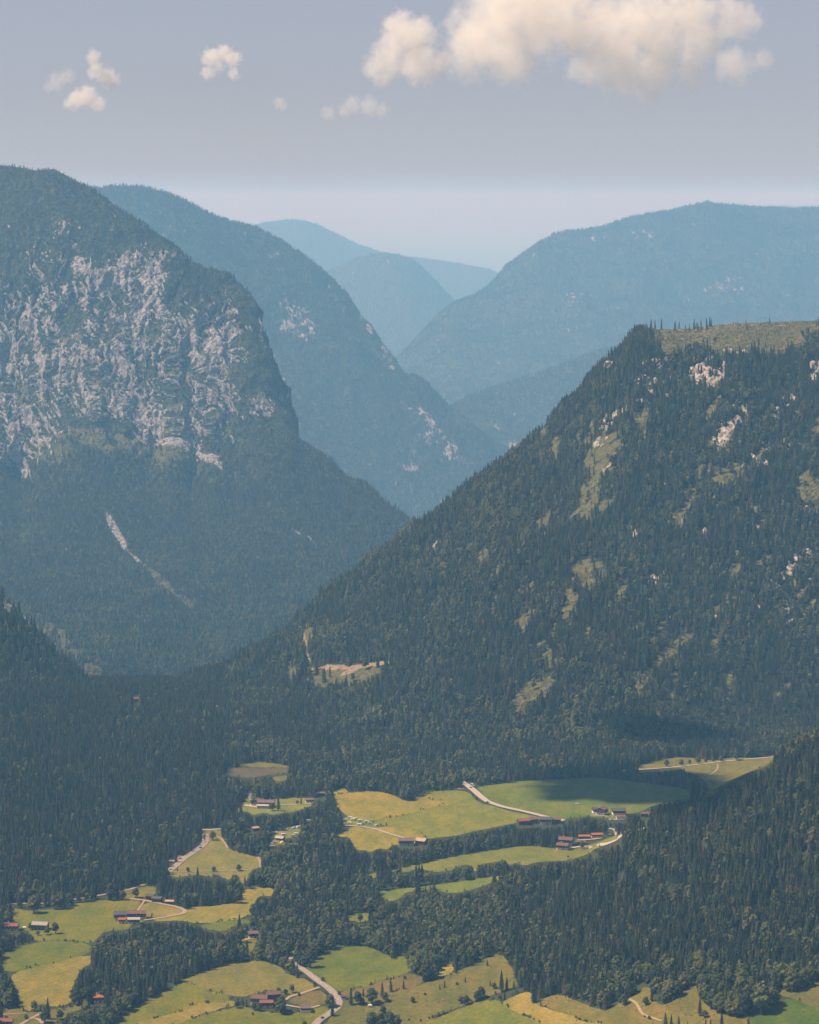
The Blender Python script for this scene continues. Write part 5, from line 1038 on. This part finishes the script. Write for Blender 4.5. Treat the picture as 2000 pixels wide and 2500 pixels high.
# which trees show largest: paint near to far on a coarse picture
order = np.argsort(Q[:, 1]); cov = np.zeros((420, 320), bool); seen = np.zeros(len(Q))
for i in order:
    if Q[i, 1] > 3350: break
    hw = (5.0 if kd[i] >= 4 else 2.4) * S_[i]; u0, u1 = int((U[i] - hw) / 6.25), int((U[i] + hw) / 6.25); v0, v1 = int((V[i] - hgt[i] * S_[i]) / 6), int(V[i] / 6)
    u0, u1, v0, v1 = max(u0, 0), min(u1, 319), max(v0, 0), min(v1, 416)
    if u1 < u0 or v1 < v0: continue
    w_ = cov[v0:v1 + 1, u0:u1 + 1]; seen[i] = (~w_).sum(); w_[:] = True
def region(u, v):
    if u < 110 and v < 2370: return 'round wood beside the red roofed house'
    if u < 90: return 'wood at the orchard edge'
    if u < 700 and v > 2230: return 'dark wooded bank above the green hayfield'
    if u < 300: return 'forest edge above the green meadow'
    if u < 1120 and v > 2400: return 'bottom grove under the pasture'
    if u < 1080: return 'mixed valley wood beside the lush meadow'
    if v > 2330: return 'ragged lower edge of the steep wooded hill'
    return 'steep dark wooded hill'
single = np.zeros(len(Q), bool)
for kk, sel, n in (('s', (kd < 4), 300 - _cnt['s'] - 6), ('b', (kd >= 4) & (kd < 7), 300 - _cnt['b'] - 6)):
    c_ = np.where(sel, seen, -1); top = np.argsort(-c_)[:n]; top = top[c_[top] > 0]; single[top] = True
    for i in top:
        rg = region(U[i], V[i]); sz_ = 'tall' if hgt[i] > (20.5 if kk == 's' else 16) else ('low' if hgt[i] < (15 if kk == 's' else 12) else 'middling'); nm = 'spruce' if kk == 's' else 'leafy broadleaf tree'
        tree(kk, (Q[i, 0], Q[i, 1], Q[i, 2] - .3), hgt[i], '%s %s crowded into the %s' % (sz_, 'dark pointed ' + nm if kk == 's' else 'round ' + nm, rg), '%s %s trees of the %s' % (sz_, 'spruce' if kk == 's' else 'broadleaf', rg), random.uniform(1.0, 1.3))
r = ~single
base = np.where(kd < 4, 22.0, 16.0); sc = (hgt / base)[:, None] * np.stack([RNG.uniform(.9, 1.15, len(Q))] * 2 + [np.ones(len(Q))], -1)
hill = (U > 1080) & (Q[:, 1] < 3420); left = (U < 560) & ~hill
for m_, lab in ((hill & r, 'dark spruce wood on the steep near hillside'), (left & r, 'dark spruce forest on the valley floor beside the olive pasture'), (~hill & ~left & r, 'mixed woods and tree belts between the valley meadows')):
    forest('forest', lab, Q[m_] - [0, 0, .3], kd[m_], sc[m_])

# ---- scrub and saplings along the field margins and on the rough pastures
pts = []
for i, e in enumerate(EDGE):
    e = np.array(e); k = RNG.random(len(e)) < .40; e = e[k] + RNG.normal(0, 1.3, (k.sum(), 2)); pts.append(e)
e = np.concatenate(pts); e = e[(e[:, 0] > -40) & (e[:, 0] < 2040) & (e[:, 1] < 2540)]
keep_ = fbm(e[:, 0] / 26, e[:, 1] / 14, 2.0, 3) > .06
for rp in OPEN_PTS: keep_ &= np.hypot(e[:, None, 0] - rp[None, :, 0], (e[:, None, 1] - rp[None, :, 1]) * 1.8).min(1) > 7
for p in EXTRA_OPEN: keep_ &= ~inside(p, e[:, 0], e[:, 1])
e = e[keep_]; Qe = ground(e[:, 0], e[:, 1])
rough = RNG.uniform(0, 1, (1500, 2)) * [1100, 190] + [850, 2310]
rk_ = np.zeros(len(rough), bool)
for i in (15, 19, 22): rk_ |= inside(OPEN[i], rough[:, 0], rough[:, 1])
rk_ &= fbm(rough[:, 0] / 40, rough[:, 1] / 18, 5.0, 3) > .0
Qr = ground(rough[rk_, 0], rough[rk_, 1])
sz_e = sizes(len(Qe), .05, .22, (1.1, 1.9)); sz_r = sizes(len(Qr), .03, .09, (1.2, 2.0))
forest('undergrowth', 'scrub and saplings along the field margins', np.concatenate([Qe, Qr]), kinds(len(Qe) + len(Qr), .85), np.concatenate([sz_e, sz_r]))
# ------------------------------------------------------------------ haze
def haze():
    me = bpy.data.meshes.new('haze'); x, y0, y1, z0, z1 = 330000, -800, 330000, -1420, 985
    v = [(-x, y0, z0), (x, y0, z0), (x, y1, z0), (-x, y1, z0), (-x, y0, z1), (x, y0, z1), (x, y1, z1), (-x, y1, z1)]
    me.from_pydata(v, [], [(0, 3, 2, 1), (4, 5, 6, 7), (0, 1, 5, 4), (1, 2, 6, 5), (2, 3, 7, 6), (3, 0, 4, 7)])
    m = bpy.data.materials.new('haze_air'); m.use_nodes = True; t = m.node_tree; t.nodes.clear(); o = t.nodes.new('ShaderNodeOutputMaterial'); p = t.nodes.new('ShaderNodeVolumePrincipled')
    p.inputs['Color'].default_value = (*HAZE_COLOR, 1); p.inputs['Density'].default_value = HAZE_DENSITY; p.inputs['Absorption Color'].default_value = (*HAZE_ABSORB, 1); p.inputs['Anisotropy'].default_value = 0.0
    t.links.new(p.outputs[0], o.inputs['Volume'])
    setp(link('haze', me, mat=m), 'thin blue haze filling the valley air', 'haze', kind='stuff')
haze()

# ------------------------------------------------------------------ clouds, far beyond and above the haze
CLOUDS = [   # label, puffs (u, v, radius px), distance km
 ('large peach cumulus bank spreading along the top of the sky', [(1190,60,95),(1270,20,110),(1150,130,70),(1360,40,95),(1250,140,75),(1440,90,80),(1560,60,100),(1680,40,85),(1620,120,70),(1780,50,60),(1850,45,32),(1500,165,75),(1590,185,65),(1420,170,40),(1690,180,45),(1800,155,50),(1870,145,28),(1700,110,60),(1480,20,60),(1600,0,60),(1250,-20,60),(1380,-20,60)], 22.0),
 ('bright round cumulus with a tower beside the large bank', [(985,95,62),(1025,80,45),(950,150,52),(1030,155,55),(910,170,28),(970,60,34),(1080,150,36),(930,195,22)], 21.0),
 ('small arched cloud alone in the open sky', [(515,140,26),(545,130,24),(570,145,22),(508,180,18),(572,182,16),(535,165,16)], 20.0),
 ('small slanting cloud over the limestone mountain', [(230,140,20),(240,175,24),(265,190,26),(280,200,18)], 20.5),
 ('small flat bottomed cloud below the slanting one', [(190,245,26),(215,235,28),(240,255,20),(170,255,16)], 20.0),
 ('faint wisp beside the two small clouds', [(140,200,24),(165,185,20),(120,212,14)], 21.0),
 ('low faint pink cloud strip above the valley gap', [(860,255,24),(900,258,26),(930,268,20),(800,275,20),(840,270,18)], 24.0),
 ('tiny faint cloud puff in the middle sky', [(680,250,16),(690,258,14)], 24.0),
]
def cloud(label, puffs, D, dens=0.010, world=None):
    """one volume whose density is the union of soft puffs, eaten by noise"""
    C_ = [point(u_, v_, D * 1000) for u_, v_, r_ in puffs]; R_ = [r_ / F * D * 1000 for _, _, r_ in puffs]
    rnd = random.Random(len(puffs)); C_ = [c_ + np.array([0, rnd.uniform(-1.6, 1.6) * r_, 0]) for c_, r_ in zip(C_, R_)]
    A = np.array(C_); R = np.array(R_)
    if world is not None: A, R = world
    lo = (A - R[:, None] * 1.45).min(0); hi = (A + R[:, None] * 1.45).max(0); lo[2] = max(lo[2], 1010)
    v = [(x, y, z) for z in (lo[2], hi[2]) for x, y in ((lo[0], lo[1]), (hi[0], lo[1]), (hi[0], hi[1]), (lo[0], hi[1]))]
    me = bpy.data.meshes.new('cloud'); me.from_pydata(v, [], [(0, 3, 2, 1), (4, 5, 6, 7), (0, 1, 5, 4), (1, 2, 6, 5), (2, 3, 7, 6), (3, 0, 4, 7)])
    m = bpy.data.materials.new('cloud_vapour'); m.use_nodes = True; t = m.node_tree; t.nodes.clear(); N = t.nodes
    out = N.new('ShaderNodeOutputMaterial'); pv = N.new('ShaderNodeVolumePrincipled'); geo = N.new('ShaderNodeNewGeometry')
    rm = float(np.median(R)); nz = N.new('ShaderNodeTexNoise'); nz.inputs['Scale'].default_value = 1.5 / rm; nz.inputs['Detail'].default_value = 6.0; nz.inputs['Roughness'].default_value = 0.62
    t.links.new(geo.outputs['Position'], nz.inputs['Vector'])
    def M(op, a, b=0.0, c_=None):
        q = N.new('ShaderNodeMath'); q.operation = op
        for i, w in enumerate((a, b) + ((c_,) if c_ is not None else ())):
            if isinstance(w, (int, float)): q.inputs[i].default_value = w
            else: t.links.new(w, q.inputs[i])
        return q.outputs[0]
    best = None
    for c_, r_ in zip(A, R):
        d = N.new('ShaderNodeVectorMath'); d.operation = 'DISTANCE'; t.links.new(geo.outputs['Position'], d.inputs[0]); d.inputs[1].default_value = tuple(c_)
        w = M('SUBTRACT', 1.0, M('MULTIPLY', d.outputs['Value'], 1.0 / float(r_)))
        best = w if best is None else M('SMOOTH_MAX', best, w, 0.25)
    dn = M('ADD', best, M('MULTIPLY', M('SUBTRACT', nz.outputs['Fac'], 0.47), 2.2))
    dn = M('MULTIPLY', M('MINIMUM', M('MAXIMUM', M('SUBTRACT', dn, 0.03), 0.0), 0.42), dens * 180.0 / rm)
    t.links.new(dn, pv.inputs['Density']); pv.inputs['Color'].default_value = (1, 0.955, 0.90, 1); pv.inputs['Anisotropy'].default_value = 0.0
    t.links.new(pv.outputs[0], out.inputs['Volume'])
    setp(link('cloud', me, mat=m), label, 'cloud')
for lab, pf, D in CLOUDS: cloud(lab, pf, D, 0.0075 if 'faint' not in lab else 0.0026)

# the drifting cloud, high outside the picture, whose shadow lies on the meadow and the slope above it
def shadow_cloud():
    A = []; R = []; zc = 1650.0
    for u_, v_, r_ in [(1390,1940,45),(1440,1930,60),(1480,1918,75),(1520,1940,60),(1600,1940,60),(1660,1945,55),(1550,1915,80),(1620,1915,80),(1680,1925,70),(1740,1935,60),(1540,1938,45),(1600,1835,48),(1650,1828,55),(1700,1815,55),(1745,1800,45)]:
        g_ = ground([u_], [v_])[0] if v_ > 1850 else point(u_, v_, 4260.0)
        k = (zc - g_[2]) / SUN_DIR.z; A.append([g_[0] + SUN_DIR.x * k, g_[1] + SUN_DIR.y * k, zc]); R.append(r_)
    return np.array(A), np.array(R, float)
A_, R_ = shadow_cloud()
cloud('small cloud drifting over the valley that shades the green meadow', [(0, 0, 1)] * len(R_), 1.0, 0.2, (A_, R_))
